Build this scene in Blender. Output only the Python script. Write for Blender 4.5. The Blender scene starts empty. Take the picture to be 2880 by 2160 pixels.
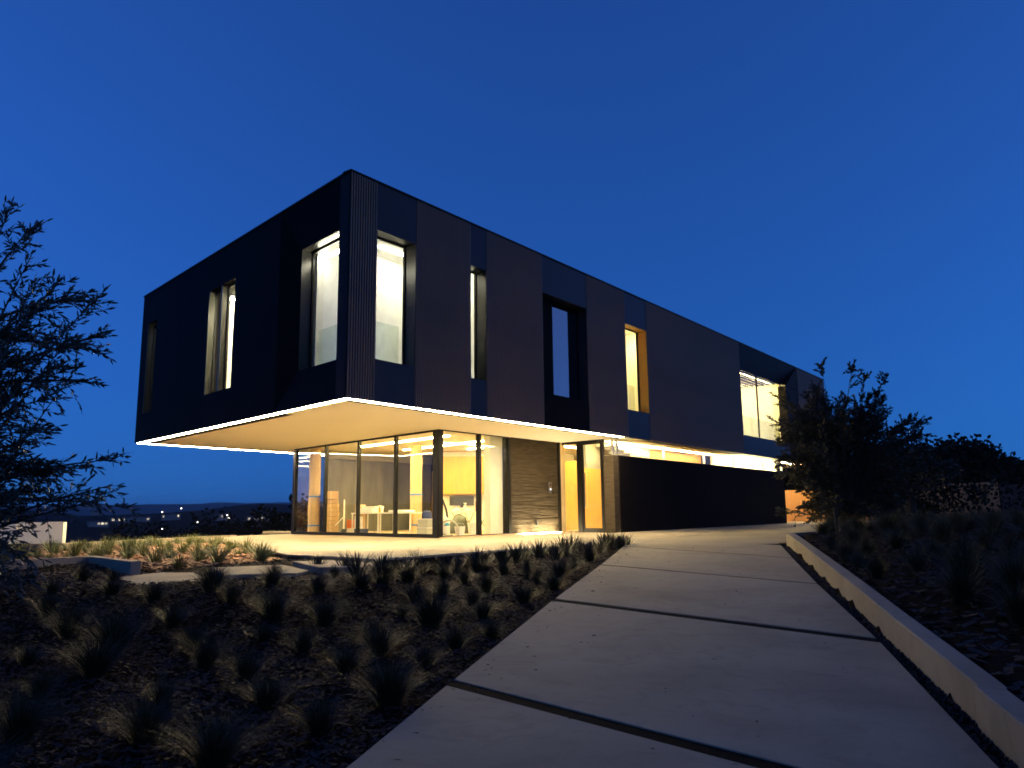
import bpy, math, random
import numpy as np
from mathutils import Vector, Matrix, noise
random.seed(7); rng = np.random.default_rng(7)
scn = bpy.context.scene
COL = scn.collection
rad = math.radians

# ------------------------------------------------------------------ camera
CAMZ = 0.71
pitch = 0.16292
ca = 0.0115
fwd = Vector((0, math.cos(pitch), math.sin(pitch)))
rt0 = Vector((1, 0, 0)); up0 = rt0.cross(fwd)
xr = (rt0 * math.cos(ca) - up0 * math.sin(ca)); yu = (rt0 * math.sin(ca) + up0 * math.cos(ca))
cd = bpy.data.cameras.new('camera'); cam = bpy.data.objects.new('camera', cd); COL.objects.link(cam)
M = Matrix.Identity(4)
for i in range(3):
    M[i][0] = xr[i]; M[i][1] = yu[i]; M[i][2] = -fwd[i]
M[0][3], M[1][3], M[2][3] = 0, 0, CAMZ
cam.matrix_world = M
cd.sensor_fit = 'HORIZONTAL'; cd.sensor_width = 36; cd.lens = 36 * 2190 / 2880
cd.clip_start = 0.05; cd.clip_end = 30000
scn.camera = cam

# ------------------------------------------------------------------ sky, twilight glow, exposure
SUN_AZ = rad(100)          # set sun: to the right of the view and a little behind (measured from +Y towards +X)
w = bpy.data.worlds.new('World'); scn.world = w; w.use_nodes = True
nt = w.node_tree; nt.nodes.clear()
sky = nt.nodes.new('ShaderNodeTexSky'); sky.sky_type = 'NISHITA'; sky.sun_disc = False
sky.sun_elevation = rad(0.6); sky.sun_rotation = SUN_AZ
sky.altitude = 200; sky.air_density = 1.0; sky.dust_density = 0.5; sky.ozone_density = 6.5
tcw = nt.nodes.new('ShaderNodeTexCoord'); mpw = nt.nodes.new('ShaderNodeMapping'); mpw.vector_type = 'POINT'
mpw.inputs['Location'].default_value = (0, 0, .16); mpw.inputs['Scale'].default_value = (1, 1, .8)   # lifts the lookup off the murky lowest degrees
nt.links.new(tcw.outputs['Generated'], mpw.inputs[0]); nt.links.new(mpw.outputs[0], sky.inputs[0])
hsv = nt.nodes.new('ShaderNodeHueSaturation'); hsv.inputs['Saturation'].default_value = .975; hsv.inputs['Hue'].default_value = .497
bg = nt.nodes.new('ShaderNodeBackground'); bg.inputs['Strength'].default_value = 0.105
out = nt.nodes.new('ShaderNodeOutputWorld')
nt.links.new(sky.outputs[0], hsv.inputs['Color']); nt.links.new(hsv.outputs[0], bg.inputs[0]); nt.links.new(bg.outputs[0], out.inputs[0])
sl = bpy.data.lights.new('twilight_glow', 'SUN'); sl.energy = 0.016; sl.angle = rad(120); sl.color = (1.0, 0.60, 0.34)
so = bpy.data.objects.new('twilight_glow', sl); COL.objects.link(so)
sel = rad(35)
sdir = Vector((math.sin(SUN_AZ) * math.cos(sel), math.cos(SUN_AZ) * math.cos(sel), math.sin(sel)))
so.rotation_euler = sdir.to_track_quat('Z', 'Y').to_euler()
vs = scn.view_settings; vs.view_transform = 'Standard'; vs.look = 'None'; vs.gamma = 1; vs.use_curve_mapping = False; vs.exposure = 3.0
cy = scn.cycles
cy.use_denoising = True; cy.filter_width = 1.7; cy.use_light_tree = True; cy.max_bounces = 10; cy.diffuse_bounces = 5; cy.glossy_bounces = 4
cy.transparent_max_bounces = 16; cy.transmission_bounces = 6; cy.volume_bounces = 0; cy.sample_clamp_indirect = 6; cy.caustics_reflective = False; cy.caustics_refractive = False

# ------------------------------------------------------------------ materials
MATS = {}
def mat(name, col, rough=0.6, metal=0.0, var=0.0, vscale=8.0, bump=0.0, bscale=40.0, stretch=(1, 1, 1), col2=None, spec=0.5, coat=0.0):
    if name in MATS: return MATS[name]
    m = bpy.data.materials.new(name); m.use_nodes = True; n = m.node_tree; p = n.nodes['Principled BSDF']
    p.inputs['Roughness'].default_value = rough; p.inputs['Metallic'].default_value = metal
    p.inputs['Specular IOR Level'].default_value = spec
    if coat: p.inputs['Coat Weight'].default_value = coat
    p.inputs['Base Color'].default_value = (*col, 1)
    if var or bump or col2:
        tc = n.nodes.new('ShaderNodeTexCoord'); mp = n.nodes.new('ShaderNodeMapping'); mp.inputs['Scale'].default_value = stretch
        n.links.new(tc.outputs['Object'], mp.inputs[0])
    if var or col2:
        tx = n.nodes.new('ShaderNodeTexNoise'); tx.inputs['Scale'].default_value = vscale; tx.inputs['Detail'].default_value = 6
        n.links.new(mp.outputs[0], tx.inputs['Vector'])
        rp = n.nodes.new('ShaderNodeValToRGB'); e = rp.color_ramp.elements
        e[0].position = 0.3; e[1].position = 0.7
        c2 = col2 or tuple(min(1, c * (1 + var)) for c in col); c1 = col if col2 else tuple(c * (1 - var) for c in col)
        e[0].color = (*c1, 1); e[1].color = (*c2, 1)
        n.links.new(tx.outputs['Fac'], rp.inputs[0]); n.links.new(rp.outputs[0], p.inputs['Base Color'])
    if bump:
        tb = n.nodes.new('ShaderNodeTexNoise'); tb.inputs['Scale'].default_value = bscale; tb.inputs['Detail'].default_value = 8
        n.links.new(mp.outputs[0], tb.inputs['Vector'])
        b = n.nodes.new('ShaderNodeBump'); b.inputs['Strength'].default_value = bump; b.inputs['Distance'].default_value = 0.02
        n.links.new(tb.outputs['Fac'], b.inputs['Height']); n.links.new(b.outputs[0], p.inputs['Normal'])
    MATS[name] = m; return m
def emit(name, col, strength):
    if name in MATS: return MATS[name]
    m = bpy.data.materials.new(name); m.use_nodes = True; n = m.node_tree; n.nodes.clear()
    e = n.nodes.new('ShaderNodeEmission'); e.inputs[0].default_value = (*col, 1); e.inputs[1].default_value = strength / 8   # strengths are quoted at exposure 0
    o = n.nodes.new('ShaderNodeOutputMaterial'); n.links.new(e.outputs[0], o.inputs[0]); MATS[name] = m; return m
def glass(name, tint=(1, 1, 1), ior=1.5, boost=1.0, smear=0.0):
    if name in MATS: return MATS[name]
    m = bpy.data.materials.new(name); m.use_nodes = True; n = m.node_tree; n.nodes.clear()
    t = n.nodes.new('ShaderNodeBsdfTransparent'); t.inputs[0].default_value = (*tint, 1)
    g = n.nodes.new('ShaderNodeBsdfGlossy'); g.inputs['Roughness'].default_value = 0.015
    fr = n.nodes.new('ShaderNodeLayerWeight'); fr.inputs['Blend'].default_value = .5
    pw = n.nodes.new('ShaderNodeMath'); pw.operation = 'POWER'; pw.inputs[1].default_value = 5
    f0 = ((ior - 1) / (ior + 1)) ** 2
    mu = n.nodes.new('ShaderNodeMath'); mu.operation = 'MULTIPLY_ADD'; mu.inputs[1].default_value = (1 - f0) * boost; mu.inputs[2].default_value = f0 * boost; mu.use_clamp = True
    n.links.new(fr.outputs['Facing'], pw.inputs[0])
    mx = n.nodes.new('ShaderNodeMixShader'); o = n.nodes.new('ShaderNodeOutputMaterial')
    n.links.new(pw.outputs[0], mu.inputs[0]); n.links.new(mu.outputs[0], mx.inputs[0])
    n.links.new(t.outputs[0], mx.inputs[1]); n.links.new(g.outputs[0], mx.inputs[2])
    last = mx
    if smear:
        d = n.nodes.new('ShaderNodeBsdfDiffuse'); d.inputs[0].default_value = (.5, .5, .48, 1)
        tc = n.nodes.new('ShaderNodeTexCoord'); tx = n.nodes.new('ShaderNodeTexNoise'); tx.inputs['Scale'].default_value = 1.6; tx.inputs['Detail'].default_value = 8; tx.inputs['Distortion'].default_value = 1.5
        rp = n.nodes.new('ShaderNodeMapRange'); rp.inputs[1].default_value = .45; rp.inputs[2].default_value = .8; rp.inputs[4].default_value = smear
        n.links.new(tc.outputs['Object'], tx.inputs['Vector']); n.links.new(tx.outputs['Fac'], rp.inputs[0])
        m2 = n.nodes.new('ShaderNodeMixShader'); n.links.new(rp.outputs[0], m2.inputs[0]); n.links.new(mx.outputs[0], m2.inputs[1]); n.links.new(d.outputs[0], m2.inputs[2]); last = m2
    n.links.new(last.outputs[0], o.inputs[0]); MATS[name] = m; return m
def leafmat(name, c1, c2, trans=0.25):
    m = mat(name, c1, rough=.55, col2=c2, vscale=3.0, spec=.3); return m
def woodmat(name, c1, c2, sc=(30, 30, 1.2)):
    return mat(name, c1, rough=.5, col2=c2, vscale=1.0, stretch=sc, bump=.05, bscale=1.5)

def concrete(name, c, dark, bumps=.22):
    m = mat(name, c, .85, bump=bumps, bscale=70, spec=.3); n = m.node_tree; p = n.nodes['Principled BSDF']
    tc = n.nodes.new('ShaderNodeTexCoord'); last = None
    def nz(scale, det, dis, lo, hi):
        t = n.nodes.new('ShaderNodeTexNoise'); t.inputs['Scale'].default_value = scale; t.inputs['Detail'].default_value = det; t.inputs['Distortion'].default_value = dis
        n.links.new(tc.outputs['Object'], t.inputs['Vector']); r = n.nodes.new('ShaderNodeMapRange'); r.inputs[1].default_value = lo; r.inputs[2].default_value = hi; n.links.new(t.outputs['Fac'], r.inputs[0]); return r
    cur = n.nodes.new('ShaderNodeRGB'); cur.outputs[0].default_value = (*c, 1); cur = cur.outputs[0]
    for r, f, col in ((nz(.55, 6, .8, .42, .72), .6, dark), (nz(3.2, 8, 1.6, .5, .75), .45, dark), (nz(1.3, 5, .3, .45, .7), .25, tuple(min(1, x * 1.25) for x in c)), (nz(90, 2, 0, .55, .7), .25, dark)):
        mx = n.nodes.new('ShaderNodeMix'); mx.data_type = 'RGBA'; mu = n.nodes.new('ShaderNodeMath'); mu.operation = 'MULTIPLY'; mu.inputs[1].default_value = f
        n.links.new(r.outputs[0], mu.inputs[0]); n.links.new(mu.outputs[0], mx.inputs[0]); n.links.new(cur, mx.inputs[6]); mx.inputs[7].default_value = (*col, 1); cur = mx.outputs[2]
    n.links.new(cur, p.inputs['Base Color']); return m
CONC = concrete('concrete_paving', (.290, .248, .165), (.145, .12, .078))
CONCW = concrete('concrete_wall', (.28, .235, .16), (.14, .115, .075), .35)
JOINT = mat('joint_soil', (.010, .008, .006), .95, spec=.03, var=.4, vscale=30)
SOIL = mat('mulch_soil', (.007, .005, .003), .95, spec=.02, col2=(.022, .014, .008), vscale=9, bump=1.0, bscale=28)
SLAT = mat('slat_bronze', (.185, .132, .088), .6, spec=.3, var=.12, vscale=2, stretch=(3, 3, .3))
SLATB = mat('slat_backing', (.018, .013, .011), .7, spec=.2)
PANEL = mat('panel_blue_black', (.013, .013, .014), .42, spec=.26, var=.1, vscale=.6, metal=.0)
PANELK = mat('panel_black', (.006, .0042, .0036), .6, spec=.035, var=.15, vscale=.7)
REVEAL = mat('reveal_metal', (.030, .028, .025), .32, metal=.5)
SOFF = mat('soffit_plaster', (.76, .69, .56), .8, var=.03, vscale=.5)
WHITE = mat('white_wall', (.78, .77, .72), .8)
CREAM = mat('cream_wall', (.74, .70, .58), .8)
GREYP = mat('grey_panel', (.16, .155, .12), .6, var=.25, vscale=2.2, stretch=(1, 1, .35))
OAK = woodmat('oak_panel', (.50, .25, .035), (.60, .32, .055))
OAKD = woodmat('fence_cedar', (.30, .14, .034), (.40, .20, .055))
OAKF = woodmat('oak_floor', (.42, .30, .17), (.52, .38, .22), (3, 3, 3))
BLACKM = mat('black_frame', (.006, .005, .004), .45, spec=.2)
STONE = mat('ledge_stone', (.034, .025, .015), .85, spec=.15, col2=(.062, .047, .030), vscale=2.5, stretch=(1, 1, 9), bump=.7, bscale=25)
BLACKW = mat('black_clad_wall', (.0055, .004, .003), .75, spec=.05, var=.3, vscale=1, stretch=(1, 1, 4))
CARD = mat('cardboard', (.52, .33, .15), .85, var=.1, vscale=5)
KRAFT = mat('kraft_paper', (.58, .40, .20), .8, var=.15, vscale=4, bump=.6, bscale=6, stretch=(1, 1, .3))
TAPE = mat('blue_tape', (.06, .20, .55), .5)
WPLAS = mat('white_plastic', (.75, .73, .66), .4)
DPLAS = mat('dark_plastic', (.03, .032, .035), .45)
STEEL = mat('steel', (.5, .5, .5), .35, metal=1)
GLS = glass('clear_glass', (.97, .985, .96), 1.45, 1.0, smear=.05)
GLSR = glass('rail_glass', (.90, .95, .92), 1.5, 1.2)
GLSD = glass('dark_window_glass', (.25, .3, .32), 1.9, 3.4)
LED = emit('led_strip', (1.0, .77, .44), 225)
LEDI = emit('ceiling_led', (1.0, .77, .34), 140)
LEDW = emit('window_led', (1.0, .93, .74), 46)
UPL = emit('uplight', (1.0, .82, .46), 340)

# ------------------------------------------------------------------ mesh helpers
def tag(o, label=None, cat=None, group=None, kind=None):
    if label: o['label'] = label
    if cat: o['category'] = cat
    if group: o['group'] = group
    if kind or cat: o['kind'] = kind or 'thing'
    return o
def empty(name, loc, label=None, cat=None, group=None, kind=None):
    o = bpy.data.objects.new(name, None); COL.objects.link(o); o.location = loc; o.empty_display_size = .1
    return tag(o, label, cat, group, kind)
def setparent(o, parent):
    if parent is None: return o
    o.parent = parent
    if parent.parent is None: o.matrix_parent_inverse = Matrix.Translation(-parent.location)   # parts are modelled in world space
    return o
class MB:
    def __init__(s): s.v = []; s.f = []
    def add(s, vs, fs):
        b = len(s.v); s.v += [tuple(v) for v in vs]; s.f += [tuple(i + b for i in f) for f in fs]; return s
    def prism(s, pts, z0, z1):
        # pts: plan polygon (x,y); z0,z1 numbers or lists per vertex
        n = len(pts)
        a = sum(pts[i][0] * pts[(i + 1) % n][1] - pts[(i + 1) % n][0] * pts[i][1] for i in range(n))
        zz0 = list(z0) if hasattr(z0, '__len__') else [z0] * n
        zz1 = list(z1) if hasattr(z1, '__len__') else [z1] * n
        if a < 0: pts = pts[::-1]; zz0 = zz0[::-1]; zz1 = zz1[::-1]
        vs = [(p[0], p[1], z) for p, z in zip(pts, zz0)] + [(p[0], p[1], z) for p, z in zip(pts, zz1)]
        fs = [tuple(range(n - 1, -1, -1)), tuple(range(n, 2 * n))] + [(i, (i + 1) % n, n + (i + 1) % n, n + i) for i in range(n)]
        return s.add(vs, fs)
    def box(s, c, sx, sy, sz, ang=0):
        # c = centre of the base
        u = (math.cos(ang), math.sin(ang)); v = (-u[1], u[0])
        pts = [(c[0] + u[0] * a * sx / 2 + v[0] * b * sy / 2, c[1] + u[1] * a * sx / 2 + v[1] * b * sy / 2) for a, b in ((-1, -1), (1, -1), (1, 1), (-1, 1))]
        return s.prism(pts, c[2], c[2] + sz)
    def tube(s, path, r, n=6, caps=True):
        path = [Vector(p) for p in path]; rr = r if hasattr(r, '__len__') else [r] * len(path)
        rings = []
        for i, p in enumerate(path):
            d = (path[min(i + 1, len(path) - 1)] - path[max(i - 1, 0)])
            if d.length < 1e-9: d = Vector((0, 0, 1))
            d.normalize(); a = Vector((0, 0, 1)) if abs(d.z) < .9 else Vector((1, 0, 0))
            e1 = d.cross(a).normalized(); e2 = d.cross(e1)
            rings.append([p + (e1 * math.cos(6.2832 * k / n) + e2 * math.sin(6.2832 * k / n)) * rr[i] for k in range(n)])
        b = []; fs = []
        for rg in rings: b += rg
        for i in range(len(path) - 1):
            for k in range(n):
                fs.append((i * n + k, i * n + (k + 1) % n, (i + 1) * n + (k + 1) % n, (i + 1) * n + k))
        if caps: fs += [tuple(range(n - 1, -1, -1)), tuple(range((len(path) - 1) * n, len(path) * n))]
        return s.add(b, fs)
    def lathe(s, c, prof, n=16):
        b = []; fs = []
        for r, z in prof:
            for k in range(n): b.append((c[0] + r * math.cos(6.2832 * k / n), c[1] + r * math.sin(6.2832 * k / n), c[2] + z))
        for i in range(len(prof) - 1):
            for k in range(n): fs.append((i * n + k, i * n + (k + 1) % n, (i + 1) * n + (k + 1) % n, (i + 1) * n + k))
        fs += [tuple(range(n - 1, -1, -1)), tuple(range((len(prof) - 1) * n, len(prof) * n))]
        return s.add(b, fs)
    def mesh(s, name):
        me = bpy.data.meshes.new(name); me.from_pydata(s.v, [], s.f); me.validate(); return me
    def build(s, name, m, parent=None, smooth=False, label=None, cat=None, group=None, kind=None):
        me = s.mesh(name); me.materials.append(m)
        if smooth:
            for p in me.polygons: p.use_smooth = True
        o = bpy.data.objects.new(name, me); COL.objects.link(o); setparent(o, parent)
        return tag(o, label, cat, group, kind)
def numesh(name, V, Fq, m, parent=None, smooth=False):
    me = bpy.data.meshes.new(name); V = np.asarray(V, np.float32); Fq = np.asarray(Fq, np.int32); k = Fq.shape[1]
    me.vertices.add(len(V)); me.vertices.foreach_set('co', V.ravel())
    me.loops.add(Fq.size); me.loops.foreach_set('vertex_index', Fq.ravel())
    me.polygons.add(len(Fq)); me.polygons.foreach_set('loop_start', np.arange(len(Fq), dtype=np.int32) * k)
    me.update(calc_edges=True); me.validate()
    if smooth: me.polygons.foreach_set('use_smooth', np.ones(len(Fq), bool))
    me.materials.append(m)
    o = bpy.data.objects.new(name, me); COL.objects.link(o); setparent(o, parent); return o

# ------------------------------------------------------------------ building frames
D0 = Vector((-3.46, 16.01)); aR = rad(53.1); aL = rad(132.9)
uR = Vector((math.cos(aR), math.sin(aR))); uL = Vector((math.cos(aL), math.sin(aL)))
nR = Vector((uR.y, -uR.x)); nL = Vector((-uL.y, uL.x))      # outward normals
def R2(s, d): p = D0 + uR * s - nR * d; return (p.x, p.y)
def L2(t, d): p = D0 + uL * t - nL * d; return (p.x, p.y)
def B2(s, t): p = D0 + uR * s + uL * t; return (p.x, p.y)   # skew plan coordinates
GC = Vector(R2(5.98, 2.82))
def I2(a, b): p = GC + uL * a + uR * b; return (p.x, p.y)   # skew coordinates from the glass corner
def rpr(mb, s0, s1, d0, d1, z0, z1, skew=False):
    k = .18 if skew else 0
    return mb.prism([R2(s0 + k * max(d0, 0), d0), R2(s1, d0), R2(s1, d1), R2(s0 + k * d1, d1)], z0, z1)
def lpr(mb, t0, t1, d0, d1, z0, z1, skew=False):
    k = .18 if skew else 0
    return mb.prism([L2(t0 + k * max(d0, 0), d0), L2(t1, d0), L2(t1, d1), L2(t0 + k * d1, d1)], z0, z1)
ZB, ZT, ZH, ZS = 3.10, 8.10, 7.0, 4.04

# ------------------------------------------------------------------ ground
PA = rad(14.4)
def rampz(x, y): return min(-.82 + .047 * (x * math.sin(PA) + y * math.cos(PA)), 0.0)
KERB = [(1.1, -2.0), (2.61, 4.29), (2.85, 5.15), (3.37, 7.21), (4.2, 10.45), (5.80, 16.9)] 
kend = Vector(KERB[-1])
KERB += [tuple(kend + uR * 2 + nR * .05), tuple(kend + uR * 6 + nR * .3), tuple(kend + uR * 30 + nR * 3)]
def kerb_dist(x, y):
    best = 1e9; sg = -1
    for i in range(len(KERB) - 1):
        ax, ay = KERB[i]; bx, by = KERB[i + 1]; dx, dy = bx - ax, by - ay; L = dx * dx + dy * dy
        t = max(0, min(1, ((x - ax) * dx + (y - ay) * dy) / L)); px, py = ax + t * dx, ay + t * dy
        d = math.hypot(x - px, y - py)
        if d < best: best = d; sg = 1 if (dx * (y - ay) - dy * (x - ax)) < 0 else -1
    return best * sg
def sst(a, b, x): t = max(0, min(1, (x - a) / (b - a))); return t * t * (3 - 2 * t)
def gz(x, y):
    r = math.hypot(x, y); phi = math.degrees(math.atan2(x, y))
    z = rampz(x, y) - .06
    if r < 70 and x > 0:
        k = kerb_dist(x, y)
        if k > .12: z = rampz(x, y) + .13 + .04 * min(k, 18) + .05 * noise.noise(Vector((x * .5, y * .5, 3)))
    elif x > 0: z = .8
    if x < 0 and r < 60: z += (-.17 - z) * sst(7.5, 10.4, y) * (1 - sst(-2.2, -1.0, x)) * (1 - sst(12.6, 13.4, y)) + (sst(12.6, 13.4, y)) * (-.085 - z) * (1 - sst(-2.6, -1.2, x))
    if r < 30 and x < 2.5: z += .035 * noise.noise(Vector((x * .8, y * .8, 0))) - .01
    dist = -(x + 12) * .97 + (y - 21.25) * .24
    left = 1 - sst(2, 14, phi) if phi > 0 else 1
    left *= 1 - sst(100, 130, abs(phi))
    if dist > .3 and left > 0:
        far = -min(.42 * (dist - .3), 38) 
        hills = 0
        if r > 90:
            nx, ny = x / 420, y / 420
            hills = (46 + 14 * noise.noise(Vector((nx * 1.3, ny * 1.3, 5))) + 9 * noise.noise(Vector((nx * 4, ny * 4, 9)))) * sst(320, 900, r)
            hills += -50 * sst(1050, 1700, r) + (112 + 18 * noise.noise(Vector((x / 1500, y / 1500, 2)))) * sst(3200, 5200, r) - 100 * sst(5600, 8000, r)
            if r < 1000: hills += 3.5 * noise.noise(Vector((x / 30, y / 30, 1))) * sst(90, 300, r)
        z += (far + hills) * left
    if r > 2500: z -= 60 * (1 - left) * sst(2500, 4000, r)
    return z
def build_ground():
    rs = [0.0] + list(np.geomspace(.6, 9000, 190)); 
    ph = list(np.arange(-60, 60, .75)) + list(np.arange(60, 300, 6))
    V = []; F = []; n = len(ph)
    for r in rs:
        for p in ph:
            x = r * math.sin(rad(p)); y = r * math.cos(rad(p)); V.append((x, y, gz(x, y)))
    for i in range(len(rs) - 1):
        for k in range(n):
            a = i * n + k; b = i * n + (k + 1) % n; F.append((a, a + n, b + n, b))
    o = numesh('ground', V, F, SOIL, smooth=True); tag(o, kind='structure')
build_ground()

# paving helpers -----------------------------------------------------
def clip(poly, a, b, keep):   # keep the side where cross>=0 (left of a->b)
    outp = []; n = len(poly)
    def sd(p): return (b[0] - a[0]) * (p[1] - a[1]) - (b[1] - a[1]) * (p[0] - a[0])
    for i in range(n):
        p, q = poly[i], poly[(i + 1) % n]; sp, sq = sd(p), sd(q)
        if sp >= 0: outp.append(p)
        if (sp >= 0) != (sq >= 0):
            t = sp / (sp - sq); outp.append((p[0] + (q[0] - p[0]) * t, p[1] + (q[1] - p[1]) * t))
    return outp
def area(p): return abs(sum(p[i][0] * p[(i + 1) % len(p)][1] - p[(i + 1) % len(p)][0] * p[i][1] for i in range(len(p)))) / 2
def slab_mesh(name, poly, zf, th, parent, bev=.012, m=CONC):
    # paving slab with a small chamfered arris
    a = sum(poly[i][0] * poly[(i + 1) % len(poly)][1] - poly[(i + 1) % len(poly)][0] * poly[i][1] for i in range(len(poly)))
    if a < 0: poly = poly[::-1]
    n = len(poly); c = (sum(p[0] for p in poly) / n, sum(p[1] for p in poly) / n)
    def ins(p, e):
        d = math.hypot(c[0] - p[0], c[1] - p[1]); return (p[0] + (c[0] - p[0]) * e / d, p[1] + (c[1] - p[1]) * e / d)
    V = [(p[0], p[1], zf(*p) - th) for p in poly] + [(p[0], p[1], zf(*p) - bev) for p in poly] + [(*ins(p, bev), zf(*p)) for p in poly]
    F = [tuple(range(2 * n, 3 * n))]
    for k in range(2):
        F += [(k * n + i, k * n + (i + 1) % n, (k + 1) * n + (i + 1) % n, (k + 1) * n + i) for i in range(n)]
    return MB().add(V, F).build(name, m, parent)

# path of large slabs
path = empty('path', (0, 6, 0), kind='structure')
LE = [(-2.5, -2.0), (-.49, 6.13), (.48, 9.92), (1.47, 13.52), (2.33, 16.82), (2.74, 18.9)]
JR = [(1.0, -1.6), (2.24, 3.42), (3.24, 7.22), (4.06, 10.73), (4.84, 13.84), (5.56, 16.62)]
GAP = [0, .085, .10, .045, .04, .02]
LEd = []; JRd = []
for i in range(5):
    l0, r0, l1, r1 = Vector(LE[i]), Vector(JR[i]), Vector(LE[i + 1]), Vector(JR[i + 1])
    dl = (l1 - l0).normalized(); dr = (r1 - r0).normalized()
    poly = [l0 + dl * GAP[i], r0 + dr * GAP[i], r1 - dr * GAP[i + 1], l1 - dl * GAP[i + 1]]
    if i == 4:   # last one reaches the forecourt line
        e = Vector(R2(12.5, -7.05)); poly = [l0 + dl * GAP[i], r0 + dr * GAP[i], Vector((5.62, 16.85)), Vector(R2(6.2, -3.13))]
    slab_mesh('concrete_slab', [tuple(p) for p in poly], rampz, .12, path, bev=.005)
    pb = [tuple(l0), tuple(r0), tuple(r1), tuple(l1)]; MB().prism(pb, [rampz(*p) - .12 for p in pb], [rampz(*p) - .009 for p in pb]).build('joint_fill', JOINT, path)
# forecourt: slabs along the facade and the terrace, laid on the building grid
court = empty('forecourt', (-2, 16, 0), kind='structure')
zero = lambda x, y: 0.0
def gridslabs(poly, us, vs, fn, parent, g=.012, zf=zero, th=.10):
    for i in range(len(us) - 1):
        for j in range(len(vs) - 1):
            q = [fn(us[i] + g, vs[j] + g), fn(us[i + 1] - g, vs[j] + g), fn(us[i + 1] - g, vs[j + 1] - g), fn(us[i] + g, vs[j + 1] - g)]
            ar = sum(q[k][0] * q[(k + 1) % 4][1] - q[(k + 1) % 4][0] * q[k][1] for k in range(4))
            if ar < 0: q = q[::-1]
            p = list(poly)
            for k in range(4):
                if len(p) >= 3: p = clip(p, q[k], q[(k + 1) % 4], True)
            if len(p) >= 3 and area(p) > .05:
                # drop near-duplicate points
                pp = []
                for pt in p:
                    if not pp or math.hypot(pt[0] - pp[-1][0], pt[1] - pp[-1][1]) > .004: pp.append(pt)
                if len(pp) > 2 and math.hypot(pp[0][0] - pp[-1][0], pp[0][1] - pp[-1][1]) < .004: pp.pop()
                if len(pp) >= 3: slab_mesh('concrete_slab', pp, zf, th, parent, bev=.006)
TER = [R2(40, -3.1), R2(40, 3.0), R2(12, 3.0), R2(12, 12), (-9.75, 31.6), (-9.55, 26.4), (-10.2, 23.6), (-8.5, 22.9), (-7.64, 21.4), (-4.95, 16.1), (-4.05, 14.25), (-2.95, 13.45), (-2.12, 12.5)]
sv = [-3.1, 0.0, 3.0, 6.0, 9.0, 12.0]
gridslabs(TER, [-6 + 3.2 * k for k in range(15)], sv, lambda s, d: R2(s, d), court)
DRV = [(5.62, 16.85), tuple(Vector((5.80, 16.9)) + uR * .2), KERB[6], KERB[7], KERB[8], R2(36, -3.14), R2(6.2, -3.14)]
gridslabs(DRV, [6.0 + 5 * k for k in range(7)], [-11, -3.12], lambda s, d: R2(s, d), court)
MB().prism(TER, -.25, -.03).build('joint_bed', JOINT, court); MB().prism(DRV, -.25, -.031).build('joint_bed', JOINT, court)
# stepping slabs at the left
step = empty('stepping_path', (-4, 12.5, -.15), kind='structure')
for poly, zz in ([[(-3.65, 13.15), (-3.08, 13.35), (-2.2, 12.4), (-2.18, 11.6), (-2.85, 11.62)], -.05], [[(-4.84, 12.75), (-3.85, 13.25), (-3.05, 11.85), (-3.1, 11.35), (-4.1, 11.15)], -.11], [[(-5.85, 11.7), (-5.45, 13.3), (-4.9, 12.3), (-4.23, 11.1), (-4.92, 10.45)], -.17]):
    slab_mesh('stepping_slab', poly, lambda x, y, zz=zz: zz, .25, step, m=CONCW)

# low concrete kerb wall on the right of the path
def offset_poly(line, w):
    outp = []
    for i, p in enumerate(line):
        a = Vector(line[max(i - 1, 0)]); b = Vector(line[min(i + 1, len(line) - 1)]); d = (b - a).normalized()
        outp.append((p[0] + d.y * w, p[1] - d.x * w))
    return outp
def smooth_line(line, n=8):
    P = [Vector(p) for p in line]; o = []
    for i in range(len(P) - 1):
        p0, p1, p2, p3 = P[max(i - 1, 0)], P[i], P[i + 1], P[min(i + 2, len(P) - 1)]
        for k in range(n):
            t = k / n; o.append(.5 * ((2 * p1) + (p2 - p0) * t + (2 * p0 - 5 * p1 + 4 * p2 - p3) * t * t + (3 * p1 - p0 - 3 * p2 + p3) * t ** 3))
    o.append(P[-1]); return [tuple(p) for p in o]
ks = smooth_line(KERB[:6], 6) + smooth_line(KERB[6:], 4)
def kerb_wall():
    inn = ks; ou = offset_poly(ks, .17); n = len(ks); V = []; F = []
    for i in range(n):
        z = rampz(*inn[i]); h = .20; wob = .004 * noise.noise(Vector((inn[i][0] * 3, inn[i][1] * 3, 0)))
        a, b = Vector(inn[i]), Vector(ou[i]); d = (b - a).normalized()
        V += [(a.x, a.y, z - .2), (a.x + wob, a.y, z + h - .012), (a.x + d.x * .012, a.y + d.y * .012, z + h), (b.x - d.x * .012, b.y - d.y * .012, z + h), (b.x, b.y, z + h - .012), (b.x, b.y, z - .2)]
    for i in range(n - 1):
        for k in range(5): F.append((i * 6 + k, i * 6 + k + 1, (i + 1) * 6 + k + 1, (i + 1) * 6 + k))
    F += [tuple(range(5, -1, -1)), tuple(range((n - 1) * 6, n * 6))]
    MB().add(V, [f[::-1] for f in F]).build('kerb_wall', CONCW, None, label='low board-smooth concrete kerb wall edging the right side of the path', cat='kerb wall')
kerb_wall()

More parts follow.
